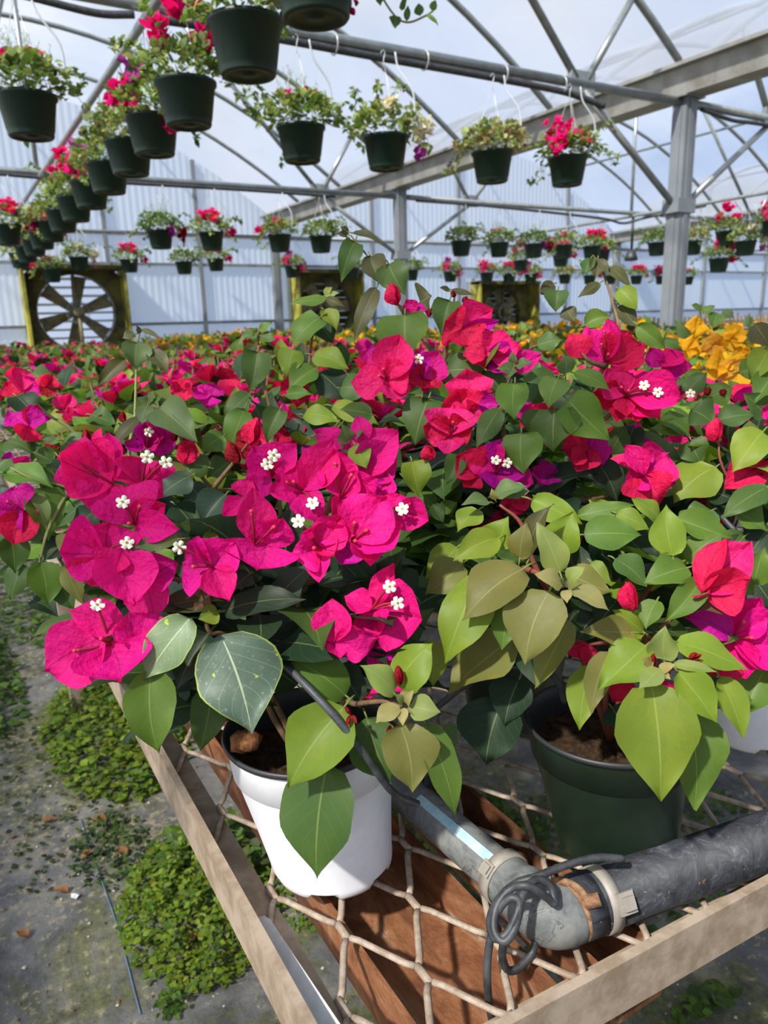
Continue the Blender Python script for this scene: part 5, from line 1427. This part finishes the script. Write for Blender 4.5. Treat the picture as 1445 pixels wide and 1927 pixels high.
for kind, y, lab in (('green', 2.22, 'topmost hanging basket on the centre rail, only its base showing'), ('green', 2.78, 'large dark hanging basket on the centre rail, nearest one wholly shown above the walkway'), ('tall', 3.52, 'hanging basket on the centre rail with a tall magenta tuft, second whole one back'),
                     ('purple', 4.12, 'hanging basket on the centre rail with purple bracts above magenta ones, half hidden'), ('fewwhite', 4.66, 'hanging basket on the centre rail with small white flowers, next after the purple one'), ('green', 5.28, 'green hanging basket on the centre rail behind the white flowered one'),
                     ('purple', 5.92, 'hanging basket on the centre rail with purple blooms, sixth whole one back'), ('tall', 6.6, 'hanging basket on the centre rail with two magenta tufts, seventh whole one back'), ('green', 7.28, 'green hanging basket on the centre rail, eighth whole one back'),
                     ('fewwhite', 8.0, 'pale flowered hanging basket on the centre rail, ninth whole one back'), ('pink', 8.7, 'pink hanging basket on the centre rail, tenth whole one back'), ('green', 9.4, 'green hanging basket on the centre rail, eleventh whole one back'), ('pinkdrop', 10.2, 'hanging basket on the centre rail, last but one before the back wall'), ('pink', 11.0, 'hanging basket on the centre rail, last before the back wall')):
    basket(kind, 1.115, y, ZR-0.005*(y-2), lab, g, brg.uniform(-.4, .4))
g = 'baskets under the first tie beam'
for kind, x, lab in (('fern', .53, 'wispy fern hanging basket under the first tie beam, on the aisle side of the rail'), ('fern', 1.90, 'hanging basket with ferny top and one pink bract, first beyond the centre rail'), ('white', 2.44, 'hanging basket spilling white bracts with a purple sprig under the first tie beam'),
                     ('fewwhite', 3.23, 'shallow hanging basket with few white blooms under the first tie beam'), ('magenta', 3.88, 'hanging basket with a magenta mound beside the grey post brace')):
    basket(kind, x, 4.03, 2.385+(-.02 if x == 3.23 else 0), lab, g)
g = 'baskets under the second tie beam'
for kind, x, lab in (('pink', .74, 'pink hanging basket under the second tie beam at the frame edge'), ('ferny', 2.16, 'bushy green hanging basket with purple and dark red sprigs under the second tie beam'), ('pink', 2.70, 'hanging basket with a pink mound, second tie beam, beside the bushy green one'), ('pinkdrop', 3.48, 'hanging basket with pink spray drooping towards its pink neighbour, second tie beam'),
                     ('green', 3.99, 'green hanging basket in front of the far grey post, second tie beam'), ('green', 5.98, 'green hanging basket just past the far grey post, second tie beam'), ('fern', 6.6, 'hanging basket second past the far grey post, ferny, second tie beam'), ('ferny', 7.2, 'bushy hanging basket third past the far grey post, second tie beam'), ('pinkdrop', 7.75, 'hanging basket with bright pink spray, fourth past the far grey post'), ('pink', 8.3, 'pink hanging basket close to the hanging black box')):
    basket(kind, x, 8.08, 2.32, lab, g, brg.uniform(-.3, .3))
g = 'baskets before the back wall'
for kind, x, z, lab in (('white', 1.93, 2.36, 'white flowered hanging basket above the large yellow fan'), ('pinkdrop', 1.55, 2.20, 'hanging basket with long magenta spray in front of the large yellow fan'), ('pink', 2.62, 2.34, 'pink hanging basket just past the large yellow fan'), ('green', 3.42, 2.32, 'small green hanging basket before the back wall between two pink ones'), ('pink', 3.92, 2.37, 'pink hanging basket before the wall girder joint'), ('purple', 5.2, 2.28, 'dark hanging basket with a purple sprig before the second fan'),
                        ('fern', 6.3, 2.26, 'ferny hanging basket over the second fan'), ('green', 7.5, 2.24, 'green hanging basket before the wall between the second and third fans'), ('purple', 8.35, 2.22, 'hanging basket with a purple bloom approaching the third fan'), ('magenta', 9.2, 2.21, 'hanging basket with a single pink clump over the third fan'), ('pink', 9.75, 2.20, 'pink hanging basket over the middle of the third fan'), ('purple', 10.3, 2.19, 'purple hanging basket over the yellow panel of the third fan'),
                        ('fewwhite', 11.2, 2.19, 'pale hanging basket behind the second upright shoot'), ('pink', 11.9, 2.18, 'pink hanging basket before the wall, second past the third fan'), ('green', 12.5, 2.18, 'green hanging basket before the wall, third past the third fan'), ('pink', 13.3, 2.18, 'pink hanging basket before the wall just short of the thick grey post'), ('magenta', 14.1, 2.18, 'rosy hanging basket before the wall touching the thick grey post'), ('pinkdrop', 15.0, 2.17, 'hanging basket with a pale pink spray before the wall past the thick grey post')):
    basket(kind, x, 11.62, z, lab, g, brg.uniform(-.3, .3))
g = 'baskets along the second bay rail'
for kind, y, dz, lab in (('magenta', 5.9, .08, 'green and magenta hanging basket at the frame edge past the thick grey post'), ('white', 6.25, -.12, 'mixed white and purple hanging basket low beside the magenta pair'), ('tall', 6.55, 0.03, 'upper magenta hanging basket of the pair past the thick grey post'), ('pink', 6.62, -.30, 'lower magenta hanging basket of the pair past the thick grey post'), ('fewwhite', 7.05, -.04, 'whitish hanging basket hard against the thick grey post'), ('ferny', 7.65, 0, 'very bushy green hanging basket half hidden by the thick grey post'), ('fern', 8.7, 0, 'ferny hanging basket in the second bay beyond the hanging black box'), ('pink', 9.6, 0, 'pink hanging basket far along the second bay rail'), ('tall', 10.6, 0, 'magenta hanging basket last along the second bay rail')):
    basket(kind, 9.15, y, 2.345+dz, lab, g, brg.uniform(-.3, .3))
# trailing shoot hanging into the frame top from the basket above the camera
mb = MB(); sm = MB(); rg = random.Random(77)
t = thing('trailing_shoot', 'green trailing shoot with small leaves dangling from above the frame top', 'shoot', P(760, -140, 2.2))
pts = spline([P(640, -160, 2.25), P(690, -60, 2.2), P(735, 20, 2.2), P(765, 42, 2.2), P(800, 30, 2.2), P(815, 20, 2.2)], 5)
tube(sm, pts, .003, 6)
leaves(mb, '742 28 744 54 22 M 2.2; 755 20 765 -6 14 M 2.2; 765 40 768 10 12 M 2.2; 790 30 788 6 18 M 2.2; 800 30 825 50 12 G 2.2; 812 20 820 0 14 G 2.2; 712 -10 716 12 16 M 2.2; 730 -40 700 -20 20 M 2.2', rg, None, nu=4, nv=6)
sm.build('stem', M['stem_green'], t); mb.build('foliage', M['leaf'], t)
hb = MB()
for q in ((655, 12, 668, 28), (650, 18, 662, 4), (668, 0, 672, 10)): bud(hb, q[:2], q[2:], 12, 2.2, 'r', rg)
sm = MB(); tube(sm, spline([P(620, -80, 2.2), P(650, -30, 2.2), P(660, 12, 2.2)], 4), .0025, 5)
t2 = thing('trailing_shoot', 'thin shoot with red buds hanging beside the topmost basket', 'shoot', P(640, -60, 2.2))
sm.build('stem', M['stem_green'], t2); hb.build('bud', M['bract'], t2)

# ------------------------------------------------------------------ sky, sun, camera
w = bpy.data.worlds.new('sky'); SC.world = w; w.use_nodes = True
nt = w.node_tree; nt.nodes.clear()
tc = nt.nodes.new('ShaderNodeTexCoord'); nz = nt.nodes.new('ShaderNodeTexNoise'); nz.inputs['Scale'].default_value = 1.7; nz.inputs['Detail'].default_value = 6
nt.links.new(tc.outputs['Generated'], nz.inputs['Vector'])
rp = nt.nodes.new('ShaderNodeValToRGB'); e = rp.color_ramp.elements
e[0].position = .40; e[0].color = (.36, .53, .86, 1); e[1].position = .62; e[1].color = (.78, .84, .95, 1)
nt.links.new(nz.outputs['Fac'], rp.inputs[0])
bg = nt.nodes.new('ShaderNodeBackground'); bg.inputs['Strength'].default_value = SKY
nt.links.new(rp.outputs[0], bg.inputs['Color'])
ow = nt.nodes.new('ShaderNodeOutputWorld'); nt.links.new(bg.outputs[0], ow.inputs[0])

sl = bpy.data.lights.new('sun', 'SUN'); sl.energy = SUN; sl.angle = math.radians(2.5); sl.color = (1.0, .94, .84)
so = bpy.data.objects.new('sun', sl); COL.objects.link(so)
sd = Vector(SUNDIR)                          # the way the light travels
so.rotation_euler = sd.to_track_quat('-Z', 'Y').to_euler(); so.location = (-6, -4, 12)

cd = bpy.data.cameras.new('camera'); co = bpy.data.objects.new('camera', cd); COL.objects.link(co)
from mathutils import Matrix
m = Matrix(((rt[0], up[0], -fw[0], CAM[0]), (rt[1], up[1], -fw[1], CAM[1]), (rt[2], up[2], -fw[2], CAM[2]), (0, 0, 0, 1)))
co.matrix_world = m
cd.sensor_width = 36.0; cd.sensor_fit = 'AUTO'; cd.lens = FPX/1927*36.0; cd.clip_start = 0.05; cd.clip_end = 200
cd.dof.use_dof = True; cd.dof.focus_distance = 0.68; cd.dof.aperture_fstop = 10.0
SC.camera = co
vs = SC.view_settings; vs.view_transform = 'Standard'; vs.look = 'None'; vs.gamma = 1.0; vs.exposure = EXPO
try: vs.use_curve_mapping = False
except Exception: pass
SC.cycles.max_bounces = 10; SC.cycles.transparent_max_bounces = 16
SC.cycles.sample_clamp_indirect = 6.0
